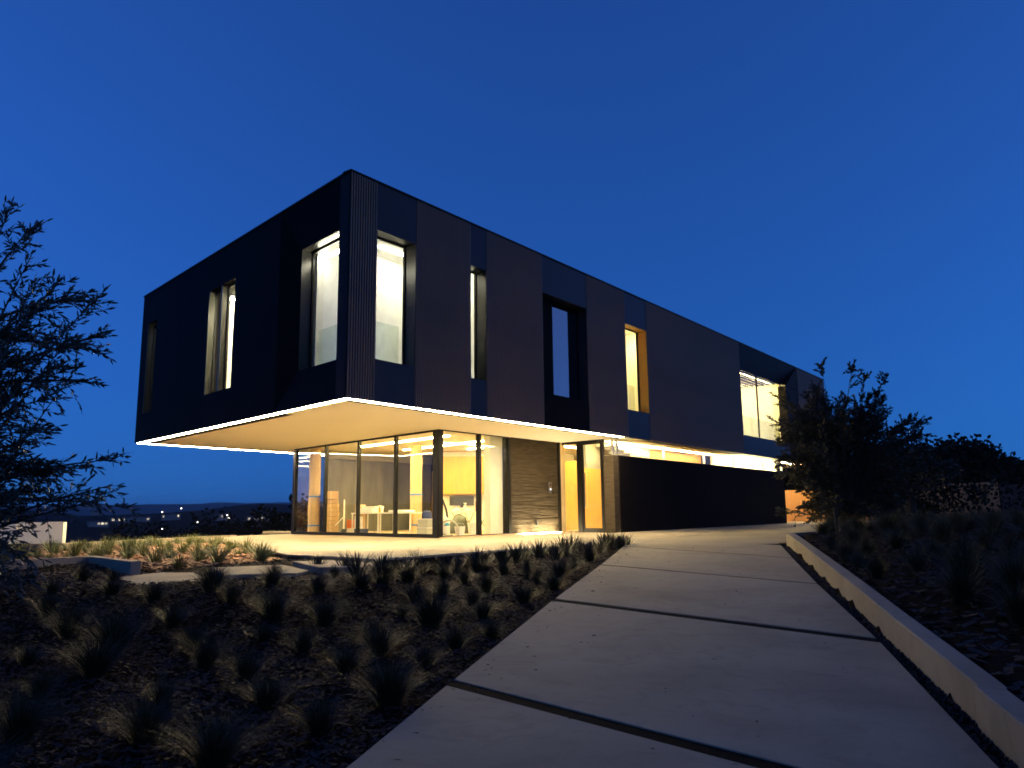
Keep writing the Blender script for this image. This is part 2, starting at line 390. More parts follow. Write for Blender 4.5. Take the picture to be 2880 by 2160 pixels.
# concrete planter walls at the left
def wall_run(mb, pts, w, z0, z1):
    for i in range(len(pts) - 1):
        a, b = Vector(pts[i]), Vector(pts[i + 1]); d = (b - a).normalized(); nn = Vector((-d.y, d.x)) * w
        mb.prism([tuple(a), tuple(b), tuple(b + nn), tuple(a + nn)], z0, z1)
mb = MB(); mb.prism([(-9.5, 11.6), (-7.42, 14.11), (-5.75, 12.28), (-5.85, 12.16), (-7.43, 13.86), (-9.37, 11.45)], -.75, .03)
mb.build('planter_wall', CONCW, None, label='low angled concrete planter wall in front of the lit planting bed', cat='planter wall')
mb = MB(); mb.prism([(-18, 20.2), (-12.0, 21.2), (-10.75, 25.3), (-9.75, 27.9), (-9.95, 28.0), (-10.95, 25.4), (-12.15, 21.4), (-18.05, 20.4)], -.6, .02)
mb.build('terrace_edge', CONCW, None, label='thin concrete edge strip along the far side of the lit planting bed', cat='edging')
ww = empty('screen_wall', (-13.3, 22, -.3), label='pale concrete screen wall of two panels at far left behind the olive tree', cat='screen wall')
mb = MB(); mb.prism([(-13.62, 21.75), (-12.5, 21.95), (-12.55, 22.2), (-13.67, 22.0)], -.4, .58); mb.build('wall_panel', CREAM, ww)
mb = MB(); mb.prism([(-17.5, 20.95), (-13.64, 21.70), (-13.69, 21.95), (-17.5, 21.2)], -.4, .54); mb.build('wall_panel', CREAM, ww)
lb = MB(); lb.prism([(-9.7, 30.6), (-8.3, 30.1), (-8.25, 30.5), (-9.65, 31.0)], 0.004, .08); lb.build('curb_stop', CONCW, None, label='pale flat curb block on the terrace left of the glass room', cat='curb')

# ------------------------------------------------------------------ the house
house = empty('house', (D0.x, D0.y, 0), label='two-storey modern house, dark slatted box floating over a lit glass ground floor', cat='house')
def part(mb, name, m, parent=house, **k): return mb.build(name, m, parent, **k)
TH = .42
slat_me = None
def slats(s0, s1, parent, pitch_=.072, joined=False):
    n = max(1, round((s1 - s0) / pitch_)); p = (s1 - s0) / n
    jm = MB()
    for i in range(n):
        a = s0 + p * (i + .5); x, y = R2(a, .012)
        if joined:
            jm.box((x, y, ZB + .01), p * .58, .05, ZT - ZB - .02, aR); continue
        global slat_me
        if slat_me is None:
            t = MB(); t.box((0, 0, 0), .040, .05, ZT - ZB - .02, 0); slat_me = t.mesh('slat'); slat_me.materials.append(SLAT)
        o = bpy.data.objects.new('slat', slat_me); COL.objects.link(o); o.parent = parent
        # parent sits at the house base, both unrotated
        o.location = (x, y, ZB + .01); o.rotation_euler = (0, 0, aR)
    if joined: jm.build('slat_field', SLAT, parent, kind='stuff')
SL = [(0, .80), (2.05, 4.05), (4.69, 7.27), (9.70, 12.18), (13.72, 22.66)]
for i, (a, b) in enumerate(SL):
    mb = MB(); rpr(mb, a, b, .035, TH, ZB, ZT, skew=(i == 0)); pn = part(mb, 'slat_panel', SLATB); slats(a, b, pn)
WINS = [(.80, 2.05, PANEL), (4.05, 4.69, PANEL), (7.27, 9.70, PANEL), (12.18, 13.72, PANEL)]
for i, (a, b, m) in enumerate(WINS):
    mb = MB(); rpr(mb, a, b, 0, TH, ZH, ZT); part(mb, 'facade_panel', m)
    mb = MB(); rpr(mb, a, b, 0, TH, ZB, ZS); part(mb, 'facade_panel', PANELK if i == 2 else m)
    # metal lining of the reveal
    lm = OAK if i == 3 else REVEAL
    mb = MB(); rpr(mb, b - .012, b, .004, TH - .02, ZS, ZH); rpr(mb, a, a + .012, .004, TH - .02, ZS, ZH); rpr(mb, a + .012, b - .012, .004, TH - .02, ZH - .012, ZH)
    part(mb, 'window_reveal', lm)
def rwindow(a, b, z0, z1, d, gm=GLS, rail=True, mull=(), name='window'):
    f = .045; mb = MB()
    rpr(mb, a + .013, b - .013, d - .03, d + .03, z0, z0 + f); rpr(mb, a + .013, b - .013, d - .03, d + .03, z1 - f, z1 - .013)
    rpr(mb, a + .013, a + f, d - .03, d + .03, z0 + f, z1 - f); rpr(mb, b - f, b - .013, d - .03, d + .03, z0 + f, z1 - f)
    for x in mull: rpr(mb, x - .025, x + .025, d - .035, d + .035, z0 + f, z1 - f)
    wd = part(mb, name, BLACKM)
    mb = MB(); rpr(mb, a + f, b - f, d - .004, d + .004, z0 + f, z1 - f); mb.build('glass_pane', gm, wd)
    if rail:
        mb = MB(); rpr(mb, a + .03, b - .03, d + .16, d + .175, z0, z0 + 1.02); mb.build('guard_glass', GLSR, wd)
    return wd
rwindow(.80, 2.05, ZS, ZH, .36); rwindow(4.05, 4.69, ZS, ZH, .36); rwindow(12.18, 13.72, ZS, ZH, .36)
w3 = rwindow(8.22, 9.70, ZS, ZH, .36, GLSD, False)
mb = MB(); rpr(mb, 7.285, 8.21, .33, .39, ZS, ZH - .013); mb.build('blank_panel', PANELK, w3)

# folded bay with the big corner window far along the facade
BS0, BS1, BD = 22.66, 29.0, .36
mb = MB()
def q3(mb, *pts): mb.add(pts, [tuple(range(len(pts)))])
def R3(s, d, z): return (*R2(s, d), z)
q3(mb, R3(BS0, 0, ZT), R3(BS0 + .2, BD, ZH + .05), R3(29.3, BD, ZH + .05), R3(30.9, 0, ZT))
part(mb, 'folded_panel', PANEL)
mb = MB(); q3(mb, R3(30.9, 0, ZT), R3(29.3, BD, ZH + .05), R3(BS1, 0, ZH - .1)); part(mb, 'folded_panel', PANEL)
mb = MB(); q3(mb, R3(BS1, 0, ZH - .1), R3(29.3, BD, ZH + .05), R3(29.3, BD, 3.95), R3(BS1, 0, 3.95)); part(mb, 'window_reveal', REVEAL)
mb = MB(); rpr(mb, BS0, BS1, 0, TH, ZB, 3.95); part(mb, 'facade_panel', PANEL)
mb = MB(); rpr(mb, BS1, 36, .03, TH, ZB, ZH - .1); mb.prism([R2(BS1, .012), R2(30.9, .012), R2(30.9, .06), R2(BS1, .06)], ZH - .1, [ZH - .099, ZT, ZT, ZH - .099])
mb.prism([R2(30.9, .03), R2(36, .03), R2(36, TH), R2(30.9, TH)], ZH - .1, ZT); pn = part(mb, 'slat_panel', SLATB); slats(30.95, 36, pn, joined=True)
rwindow(BS0 + .05, 29.25, 3.95, ZH + .05, BD, GLS, True, (25.7,), 'corner_window')

# left facade
LT = 13.35
FZ = .20                         # depth of the folded frame round the corner window
T0, T1 = .70, 2.50
def lquad(mb, *p): q3(mb, *[(*L2(t, d), z) for t, d, z in p])
for quad in ([(0, 0, ZT), (3.25, 0, ZT), (T1, FZ, ZH), (T0, FZ, ZH)], [(3.25, 0, ZT), (3.25, 0, ZB), (T1, FZ, ZS), (T1, FZ, ZH)], [(3.25, 0, ZB), (0, 0, ZB), (T0, FZ, ZS), (T1, FZ, ZS)], [(0, 0, ZB), (0, 0, ZT), (T0, FZ, ZH), (T0, FZ, ZS)]):
    mb = MB(); lquad(mb, *quad); part(mb, 'folded_panel', PANELK)
for a, b in ((3.25, 5.85), (7.63, 9.75), (9.75, 11.90), (12.76, LT)):
    mb = MB(); lpr(mb, a + .004, b - .004, 0, TH + .1, ZB, ZT); part(mb, 'facade_panel', PANELK)
for a, b in ((5.85, 7.63), (11.90, 12.76)):
    mb = MB(); lpr(mb, a, b, 0, TH + .1, ZH + .05, ZT); part(mb, 'facade_panel', PANELK)
    mb = MB(); lpr(mb, a, b, 0, TH + .1, ZB, ZS); part(mb, 'facade_panel', PANELK)
mb = MB(); lpr(mb, 6.74, 6.82, .02, .26, ZS, ZH + .05); part(mb, 'window_fin', REVEAL)
def lwindow(a, b, z0, z1, d, rail=True):
    f = .045; mb = MB()
    lpr(mb, a, b, d - .03, d + .03, z0, z0 + f); lpr(mb, a, b, d - .03, d + .03, z1 - f, z1); lpr(mb, a, a + f, d - .03, d + .03, z0 + f, z1 - f); lpr(mb, b - f, b, d - .03, d + .03, z0 + f, z1 - f)
    wd = part(mb, 'window', BLACKM); mb = MB(); lpr(mb, a + f, b - f, d - .004, d + .004, z0 + f, z1 - f); mb.build('glass_pane', GLS, wd)
    if rail: mb = MB(); lpr(mb, a + .03, b - .03, d + .16, d + .175, z0, z0 + 1.02); mb.build('guard_glass', GLSR, wd)
lwindow(T0, T1, ZS, ZH, .50); lwindow(5.86, 6.74, ZS, ZH + .04, .21, False); lwindow(6.82, 7.62, ZS, ZH + .04, .21, False); lwindow(11.91, 12.75, ZS, ZH, .21, False)
mb = MB(); lpr(mb, T1, T1 + .02, FZ, .5, ZS, ZH); lpr(mb, T0 - .02, T0, FZ, .5, ZS, ZH); lpr(mb, T0, T1, FZ, .5, ZH, ZH + .02); lpr(mb, T0, T1, FZ, .5, ZS - .02, ZS); part(mb, 'window_reveal', REVEAL)
mb = MB(); lpr(mb, 7.60, 7.628, .004, .18, ZS, ZH + .05); part(mb, 'window_reveal', REVEAL)
mb = MB(); lpr(mb, 12.735, 12.758, .004, .18, ZS, ZH + .05); part(mb, 'window_reveal', REVEAL)
# back and far walls, roof, parapet cap
mb = MB(); mb.prism([B2(.1, LT), B2(36, LT), B2(36, LT - .3), B2(.1, LT - .3)], ZB, ZT - .002); part(mb, 'rear_wall', PANELK)
mb = MB(); mb.prism([B2(36, .1), B2(36, LT), B2(35.7, LT), B2(35.7, .1)], ZB, ZT - .003); part(mb, 'end_wall', PANELK)
mb = MB(); mb.prism([B2(.35, .35), B2(35.8, .35), B2(35.8, LT - .2), B2(.35, LT - .2)], 7.62, 7.85); part(mb, 'roof', PANELK)
mb = MB()
rpr(mb, -.02, 36.02, -.03, .25, ZT, ZT + .035); lpr(mb, .26, LT, -.03, .25, ZT, ZT + .034); part(mb, 'parapet_cap', BLACKM)
# floor slab and soffit
mb = MB(); mb.prism([B2(.45, .45), B2(35.9, .45), B2(35.9, LT - .3), B2(.45, LT - .3)], 3.17, 3.6); part(mb, 'floor_slab', WHITE)
mb = MB(); mb.prism([B2(0.02, 0.02), B2(36, 0.02), B2(36, LT - .02), B2(.02, LT - .02)], ZB + .002, ZB + .068); sof = part(mb, 'soffit', SOFF)
mb = MB()
for poly in ([B2(.05, .05), B2(.19, .19), B2(11.9, .19), B2(11.9, .05)], [B2(.05, .05), B2(.19, .19), B2(.19, LT - .19), B2(.05, LT - .05)], [B2(.05, LT - .05), B2(.19, LT - .19), B2(9.5, LT - .19), B2(9.5, LT - .05)]):
    mb.prism(poly, ZB - .004, ZB)
mb.build('light_strip', LED, sof)

# ---- ground floor glass room
H0 = ZB
g1 = 8.75
def ipr(mb, a0, a1, b0, b1, z0, z1): return mb.prism([I2(a0, b0), I2(a1, b0), I2(a1, b1), I2(a0, b1)], z0, z1)
mb = MB(); ipr(mb, -.1, g1 + .1, .0, 6.1, -.06, .03); part(mb, 'room_floor', OAKF)
gl = MB(); ipr(gl, 0, g1, -.05, .05, .006, .11); ipr(gl, 0, g1, -.04, .04, H0 - .05, H0); fr = part(gl, 'glazing_frame', BLACKM)
cuts = [.12, 2.17, 4.30, 6.42, g1 - .1]
for i, a in enumerate(cuts):
    wdt = (.12, .05, .045, .05, .10)[i]
    mb = MB(); ipr(mb, a - wdt, a + wdt, -.06, .06, .11, H0 - .05); mb.build('mullion', BLACKM, fr)
for i in range(4):
    mb = MB(); ipr(mb, cuts[i] + .05, cuts[i + 1] - .05, -.006, .006, .11, H0 - .05); mb.build('glass_pane', GLS, fr)
# right glazing along the facade direction
gl = MB(); gl.prism([R2(5.98, 2.78), R2(9.3, 2.78), R2(9.3, 2.86), R2(5.98, 2.86)], .006, .05); part(gl, 'sill_frame', BLACKM); gl = MB(); gl.prism([R2(5.98, 2.79), R2(9.3, 2.79), R2(9.3, 2.85), R2(5.98, 2.85)], H0 - .03, H0); fr2 = part(gl, 'glazing_frame', BLACKM)
for s, wdt in ((7.78, .055), (9.27, .06)):
    mb = MB(); rpr(mb, s - wdt, s + wdt, 2.76, 2.90, .05, H0 - .03); mb.build('mullion', BLACKM, fr2)
for a, b in ((6.1, 7.72), (7.84, 9.2)):
    mb = MB(); rpr(mb, a, b, 2.815, 2.825, .05, H0 - .03); mb.build('glass_pane', GLS, fr2)
mb = MB(); mb.prism([I2(-.02, -.02), I2(.26, -.02), I2(.26, .16), I2(-.02, .16)], 0.004, H0); part(mb, 'corner_post', BLACKM)
# far end glazing of the room
mb = MB(); ipr(mb, g1 - .03, g1 + .03, .1, 1.6, .03, .1); ipr(mb, g1 - .03, g1 + .03, 1.5, 1.6, .1, H0); e3 = part(mb, 'glazing_frame', BLACKM)
mb = MB(); ipr(mb, g1 - .005, g1 + .005, .1, 1.5, .1, H0); mb.build('glass_pane', GLS, e3)
# interior back wall of grey panels
DB = 10.95
edges = [8.75, 10.0, 11.6, 13.2, 14.4]
for a, b in zip(edges[:-1], edges[1:]):
    mb = MB(); rpr(mb, a + .006, b - .006, DB, DB + .06, .03, H0 - .32); part(mb, 'wall_panel', GREYP)
mb = MB(); rpr(mb, 8.75, 22, DB + .07, DB + .2, 0, H0); part(mb, 'inner_wall', SLATB)
mb = MB(); rpr(mb, 8.75, 14.4, DB - .04, DB + .065, H0 - .31, H0); part(mb, 'wall_bulkhead', mat('bulkhead', (.33, .31, .22), .8))
mb = MB(); rpr(mb, 14.45, 16.6, DB - .1, DB, .03, 2.5); part(mb, 'oak_door', OAK)
# cabinet wall facing the front glass
def xbox(name, x0, x1, y0, y1, z0, z1, m, ang=4, parent=house, cx=-1.0, cyy=30.6):
    c, s_ = math.cos(rad(ang)), math.sin(rad(ang))
    pts = [(cx + (x - cx) * c - (y - cyy) * s_, cyy + (x - cx) * s_ + (y - cyy) * c) for x, y in ((x0, y0), (x1, y0), (x1, y1), (x0, y1))]
    return part(MB().prism(pts, z0, z1), name, m, parent)
xbox('cabinet_wall', -3.0, 1.6, 30.95, 31.1, 0.0, H0, CREAM)
cab = xbox('wall_cabinet', -2.75, -.98, 30.6, 30.93, 1.42, H0 - .22, OAK); xbox('wall_cabinet', -.94, -.02, 30.6, 30.93, 1.42, H0 - .22, OAK)
xbox('side_panel', .12, .9, 30.5, 30.9, 0.03, H0 - .25, OAK)
xbox('base_cabinet', -2.75, -.2, 30.4, 30.93, .03, .86, CREAM); xbox('counter_top', -2.78, -.18, 30.36, 30.94, .862, .90, WPLAS)
mb = MB(); rpr(mb, 8.55, 9.19, 3.0, 3.25, .03, H0); part(mb, 'inner_pier', CREAM)
# ceiling lights inside the glass room
for b, a0, a1 in ((1.3, 1.0, 6.2), (3.4, 1.0, 6.0), (5.2, 1.2, 4.0)):
    mb = MB(); ipr(mb, a0, a1, b, b + .11, H0 - .03, H0 - .004); part(mb, 'ceiling_light', LEDI)

# stone wall beside the glass, with its grazing uplight
def stone_wall(s0, s1, d, z1, nu, nv, name, depth=.35):
    V = []; F = []
    for j in range(nv + 1):
        z = z1 * j / nv
        for i in range(nu + 1):
            s = s0 + (s1 - s0) * i / nu
            nz = noise.noise(Vector((s * .7, z * 11, 1.7))) * .55 + noise.noise(Vector((s * 1.6, z * 30, 4.2))) * .4 + noise.noise(Vector((s * .5, z * 4, 9.0))) * .3
            nz = math.copysign(abs(nz) ** .8, nz)
            V.append((*R2(s, d - .022 * nz), z + .01 * noise.noise(Vector((s * 2, z * 4, 0)))))
    w_ = nu + 1
    for j in range(nv):
        for i in range(nu): F.append((j * w_ + i, j * w_ + i + 1, (j + 1) * w_ + i + 1, (j + 1) * w_ + i))
    return numesh(name, V, F, STONE, house, smooth=False)
stone_wall(9.34, 12.05, 2.78, H0, 40, 220, 'stone_wall')
mb = MB(); rpr(mb, 9.33, 12.1, 2.86, 3.2, 0, H0); part(mb, 'wall_core', SLATB)
mb = MB(); rpr(mb, 12.05, 12.13, 2.70, 3.2, 0.004, H0); part(mb, 'wall_trim', BLACKM)
mb = MB(); rpr(mb, 9.75, 10.25, 2.56, 2.62, .001, .018); rpr(mb, 10.5, 11.85, 2.56, 2.62, .001, .018); part(mb, 'ground_light', UPL)
mb = MB(); rpr(mb, 11.42, 11.54, 2.70, 2.75, 1.32, 1.70); icm = part(mb, 'intercom', STEEL)
mb = MB(); rpr(mb, 11.445, 11.515, 2.695, 2.7, 1.56, 1.66); rpr(mb, 11.46, 11.50, 2.695, 2.7, 1.36, 1.40); mb.build('intercom_face', DPLAS, icm)
mb = MB(); rpr(mb, 11.455, 11.505, 2.69, 2.699, 1.44, 1.48); mb.build('intercom_button', emit('button_glow', (.8, .9, 1), 4), icm)
mb = MB(); rpr(mb, 10.62, 10.72, 2.69, 2.75, .27, .42); part(mb, 'socket_box', DPLAS)

# entrance: door wall running out to the black wall
def d2(k): return R2(11.93 + .14 * k, k)       # line of the door wall by depth
def dpr(mb, k0, k1, w0, w1, z0, z1):
    e = Vector(R2(1, 0)) - Vector(R2(0, 0))
    a, b = Vector(d2(k0)), Vector(d2(k1)); return mb.prism([tuple(a + e * w0), tuple(b + e * w0), tuple(b + e * w1), tuple(a + e * w1)], z0, z1)
mb = MB(); dpr(mb, .92, 2.72, -.04, .06, .005, .03); part(mb, 'door_threshold', BLACKM); mb = MB(); dpr(mb, .92, 2.72, -.04, .06, H0 - .08, H0); df = part(mb, 'door_frame', BLACKM)
mb = MB(); dpr(mb, 1.86, 2.06, -.05, .10, .03, H0 - .08); mb.build('door_jamb', BLACKM, df)
mb = MB(); dpr(mb, .92, 1.0, -.04, .06, .03, H0 - .08); mb.build('door_jamb', BLACKM, df)
mb = MB(); dpr(mb, 2.08, 2.70, .0, .01, .03, H0 - .08); mb.build('side_light', GLS, df)
mb = MB(); dpr(mb, 1.0, 1.86, -.02, .03, .03, .15); dpr(mb, 1.0, 1.86, -.02, .03, H0 - .14, H0 - .081); dpr(mb, 1.0, 1.05, -.02, .03, .15, H0 - .14); dpr(mb, 1.79, 1.86, -.02, .03, .15, H0 - .14); dr = mb.build('door_leaf', BLACKM, df)
mb = MB(); dpr(mb, 1.05, 1.79, 0, .01, .15, H0 - .14); mb.build('door_glass', GLS, dr)
mb = MB(); dpr(mb, 1.70, 1.73, -.07, -.04, .8, 2.0); dpr(mb, 1.70, 1.73, -.04, -.02, .85, .9); dpr(mb, 1.70, 1.73, -.04, -.02, 1.9, 1.95); mb.build('pull_handle', STEEL, dr)
# lobby
mb = MB(); rpr(mb, 12.2, 22, .8, 10.9, -.06, .02); part(mb, 'lobby_floor', OAKF)
mb = MB(); rpr(mb, 14.6, 14.8, .9, 5.2, .02, 2.62); part(mb, 'oak_wall', OAK)
mb = MB(); rpr(mb, 14.85, 17.6, 5.6, 5.8, .02, H0); part(mb, 'lobby_wall', CREAM)
bk = MB(); rpr(bk, 13.2, 14.3, 6.0, 6.04, .02, 2.4)
for z in (.3, .7, 1.1, 1.5, 1.9, 2.36): rpr(bk, 13.2, 14.3, 5.7, 6.0, z, z + .035)
for s in (13.2, 13.73, 14.27): rpr(bk, s, s + .03, 5.7, 6.0, .02, 2.4)
part(bk, 'bookshelf', OAK)
for a0, a1, d in ((12.8, 22.4, 1.15), (12.8, 17.4, 3.4)):
    mb = MB(); rpr(mb, a0, a1, d, d + .1, H0 - .03, H0 - .004); part(mb, 'ceiling_light', LEDI)
mb = MB(); rpr(mb, 12.55, 13.25, 3.25, 3.4, .02, H0); part(mb, 'lobby_pier', CREAM)
# pier and black wall with the clerestory above
ZW = 2.55
mb = MB(); mb.prism([R2(12.0, .52), R2(12.04, .92), R2(12.36, .92), R2(12.36, .52)], 0.004, ZW); part(mb, 'stone_pier', STONE)
mb = MB(); rpr(mb, 12.36, 29.3, .5, .8, 0.003, ZW - .002); part(mb, 'black_wall', BLACKW)
cl = MB(); rpr(cl, 12.0, 29.3, .54, .59, H0 - .015, H0); rpr(cl, 12.0, 29.3, .54, .59, ZW, ZW + .012); clf = part(cl, 'clerestory_frame', CREAM)
ms = [12.05, 12.35, 15.9, 19.6, 22.7, 29.2]
for s in ms: mb = MB(); rpr(mb, s - .03, s + .03, .53, .62, ZW + .03, H0 - .04); mb.build('mullion', STEEL, clf)
for a, b in zip(ms[:-1], ms[1:]): mb = MB(); rpr(mb, a + .03, b - .03, .56, .568, ZW + .03, H0 - .04); mb.build('glass_pane', GLS, clf)
mb = MB(); rpr(mb, 17.6, 22.6, 2.0, 2.2, 0, H0); part(mb, 'oak_wall', OAK)
mb = MB(); rpr(mb, 22.7, 29.2, 1.5, 1.6, 0, H0); part(mb, 'cream_wall', CREAM)
mb = MB(); rpr(mb, 22.8, 29.1, .95, 1.05, 2.50, 2.55); part(mb, 'cove_light', emit('cove', (1, .84, .46), 90))
mb = MB(); rpr(mb, 29.1, 29.3, .82, 4, 0, H0); part(mb, 'end_pier', CREAM)
mb = MB(); rpr(mb, 12.7, 17.58, 2.0, 2.1, 2.2, H0); part(mb, 'bulkhead', CREAM)
stp = MB()
for k in range(6): rpr(stp, 13.3 + k * .42, 13.3 + k * .42 + 1.5, 1.25, 1.95, H0 - .03 - k * .1 - .1, H0 - .03 - k * .1)
part(stp, 'stair_underside', WHITE)
mb = MB(); rpr(mb, 29.8, 35.6, .7, .76, H0 - .05, H0 - .004); part(mb, 'ceiling_light', LED)

# ---- upper rooms
def uroom(name, s0, s1, d1, wallm, lights, floor=3.6):
    sa = s0 + (.25 + .18 * d1 if s0 < 1 else 0)
    mb = MB(); rpr(mb, sa, s1, d1, d1 + .1, floor, 7.6); rpr(mb, s1, s1 + .1, .45, d1 + .1, floor, 7.6)
    if s0 > 1: rpr(mb, s0 - .1, s0, .45, d1 + .1, floor, 7.6)
    part(mb, 'room_wall', wallm)
    mb = MB(); mb.prism([R2(s0 + .35, .45), R2(s1, .45), R2(s1, d1), R2(sa, d1)], 7.42, 7.5); part(mb, 'room_ceiling', WHITE)
    for a, b, c, e, m in lights: mb = MB(); rpr(mb, a, b, c, e, 7.38, 7.41); part(mb, 'ceiling_light', m)
uroom('a', .35, 5.6, 2.3, WHITE, [(2.45, 5.3, .62, .72, LEDW), (2.45, 5.3, 1.6, 1.7, LEDW)])
uroom('d', 11.6, 15.5, 2.6, CREAM, [(13.9, 15.3, .7, 1.0, LEDI)])
uroom('e', 22.2, 31.5, 4.2, CREAM, [(23, 31, 1.5, 1.6, LEDI), (23, 31, 3.0, 3.1, LEDI)])
mb = MB(); rpr(mb, 5.9, 11.2, 3, 3.1, 3.6, 7.6); part(mb, 'room_wall', PANELK)
# rooms behind the left facade windows
mb = MB(); lpr(mb, 4.7, 4.8, .55, 4, 3.6, 7.6); lpr(mb, 4.8, 12.9, 3.4, 3.5, 3.6, 7.6); lpr(mb, 9.5, 9.6, .55, 3.4, 3.6, 7.6); part(mb, 'room_wall', WHITE)
mb = MB(); lpr(mb, 5.3, 5.4, .7, 3.2, 6.9, 6.94); part(mb, 'ceiling_light', emit('window_led_strong', (1.0, .90, .62), 260))
mb = MB(); lpr(mb, 8.9, 9.0, .6, 3.0, 7.3, 7.34); part(mb, 'ceiling_light', MATS['window_led_strong'])  # extra lamp, added to brighten the dim left strip of the paired window
mb = MB(); lpr(mb, 10.6, 10.7, .7, 3.0, 7.0, 7.04); part(mb, 'ceiling_light', emit('window_led_cool', (.9, .97, 1), 60))
mb = MB(); lpr(mb, T0 + .1, T1 - .05, .62, .70, ZH - .20, ZH - .14); part(mb, 'ceiling_light', LEDW)
# slatted timber ceiling of the bay
bs = MB()
for k in range(11): rpr(bs, 22.8, 29.0, .55 + k * .28, .62 + k * .28, 7.02, 7.09)
part(bs, 'ceiling_slats', BLACKM, kind='stuff')

# ------------------------------------------------------------------ things inside the glass room
def put(mb, name, m, label, cat, group=None, smooth=False): return mb.build(name, m, None, smooth=smooth, label=label, cat=cat, group=group)
FZ0 = .034
def ibox(mb, a, b, sa, sb, z0, h, tw=0): x, y = I2(a, b); return mb.box((x, y, z0), sa, sb, h, aL + tw)
def wrapped_column(a, b, label):
    x, y = I2(a, b); root = empty('wrapped_column', (x, y, FZ0), label=label, cat='column', group='paper-wrapped columns in the glass room')
    mb = MB(); prof = []
    n = 10; V = []; F = []; nz = 26
    for j in range(nz + 1):
        z = FZ0 + (H0 - .02 - FZ0) * j / nz
        for k in range(n):
            t = 6.2832 * k / n; r = .20 + .018 * noise.noise(Vector((math.cos(t) * 2, math.sin(t) * 2, z * 1.8 + a))); r *= 1.08 if k % 2 else .97
            V.append((x + r * math.cos(t), y + r * math.sin(t), z))
    for j in range(nz):
        for k in range(n): F.append((j * n + k, j * n + (k + 1) % n, (j + 1) * n + (k + 1) % n, (j + 1) * n + k))
    MB().add(V, F).build('paper_wrap', KRAFT, root)
    for z in (.28, 1.32): MB().lathe((x, y, z), [(.225, 0), (.222, .055)], 10).build('tape_band', TAPE, root)
wrapped_column(8.0, .5, 'brown paper-wrapped column with blue tape at the left end of the glass room')
wrapped_column(4.06, 2.5, 'brown paper-wrapped column with blue tape behind the long work tables')
# stack of cartons
lev = ['bottom carton', 'second carton from the bottom', 'third carton from the bottom', 'fourth carton from the bottom', 'fifth carton from the bottom', 'sixth carton from the bottom', 'seventh carton from the bottom', 'eighth carton from the bottom', 'large square carton on top']
z = FZ0
for i in range(9):
    h = .155 + random.uniform(-.015, .015) if i < 8 else .30
    mb = MB(); x, y = I2(7.41 + random.uniform(-.025, .025), .9 + random.uniform(-.025, .025)); sx = .56 + random.uniform(-.04, .03)
    tw = random.uniform(-.07, .07)
    root = empty('carton', (x, y, z), label='%s of the tall cardboard stack by the paper-wrapped column' % lev[i], cat='carton', group='stack of cardboard cartons')
    mb.box((x, y, z), sx, .52, h - .014, rad(100) + tw); mb.build('carton_body', CARD, root)
    MB().box((x, y, z + .002), sx + .004, .055, h - .018, rad(100) + tw).build('packing_tape', mat('packing_tape', (.62, .45, .24), .35), root)
    z += h
# hand truck
x, y = I2(6.64, 1.0); ht = empty('hand_truck', (x, y, FZ0), label='white tubular hand truck standing beside the carton stack', cat='hand truck')
mb = MB(); e = Vector((math.cos(rad(100)), math.sin(rad(100))))
for k in (-.2, .2): mb.tube([(x + e.x * k, y + e.y * k, .08), (x + e.x * k, y + e.y * k, 1.12)], .022, 8)
mb.tube([(x - e.x * .2, y - e.y * .2, 1.1), (x, y, 1.2), (x + e.x * .2, y + e.y * .2, 1.1)], .022, 8)
mb.build('frame', WPLAS, ht); MB().box((x - .2, y - .05, FZ0), .35, .45, .03, 0).build('toe_plate', WPLAS, ht)
mb = MB(); mb.tube([(x, y, .62), (x - .3, y - .06, .3)], .018, 6); mb.build('brace', WPLAS, ht)
for k in (-.24, .24): mb = MB(); mb.tube([(x + e.x * k, y + e.y * k, .11), (x + e.x * k * 1.18, y + e.y * k * 1.18, .11)], .085, 12); mb.build('wheel', DPLAS, ht)
x, y = I2(7.2, 1.75)
put(MB().box((x, y, FZ0), .30, .25, .16, .1), 'white_box', WPLAS, 'small white box on the floor under the orange box', 'box')
put(MB().box((x - .02, y, FZ0 + .162), .28, .24, .30, .05), 'orange_box', mat('orange_print', (.75, .20, .04), .6), 'orange printed box stacked on a white one beside the hand truck', 'box')
x, y = I2(6.55, 1.7)
put(MB().lathe((x, y, FZ0), [(.19, 0), (.19, 1.0), (.175, 1.0), (.175, .9)], 20), 'fibre_drum', mat('drum_kraft', (.60, .42, .26), .8), 'tall beige fibre drum at the left end of the work table', 'drum', smooth=False)
# work tables
def table(name, a0, a1, b0, b1, label):
    x, y = I2((a0 + a1) / 2, (b0 + b1) / 2); r = empty(name, (x, y, FZ0), label=label, cat='table', group='work tables in the glass room')
    mb = MB(); ipr(mb, a0, a1, b0, b1, .70, .745); mb.build('table_top', WPLAS, r)
    for a in (a0 + .04, a1 - .04):
        for b in (b0 + .04, b1 - .04): mb = MB(); mb.tube([(*I2(a, b), FZ0), (*I2(a, b), .70)], .028, 8); mb.build('leg', WPLAS, r)
table('work_table', 4.72, 6.45, 1.2, 2.0, 'white work table piled with drawings next to the fibre drum')
table('work_table', 2.85, 4.66, 1.2, 2.0, 'white work table with a white sheet, nearest the corner post')
mb = MB(); ipr(mb, 5.25, 6.3, 1.3, 1.85, .748, .90); ipr(mb, 5.15, 5.95, 1.35, 1.8, .902, .96); put(mb, 'paper_stack', mat('paper', (.82, .80, .74), .8), 'thick stack of white drawings on the left work table', 'paper stack')
mb = MB(); ipr(mb, 3.3, 4.2, 1.28, 1.8, .748, .82)
put(mb, 'white_sheet', mat('paper2', (.86, .85, .82), .7), 'folded white sheet lying on the right work table', 'sheet')
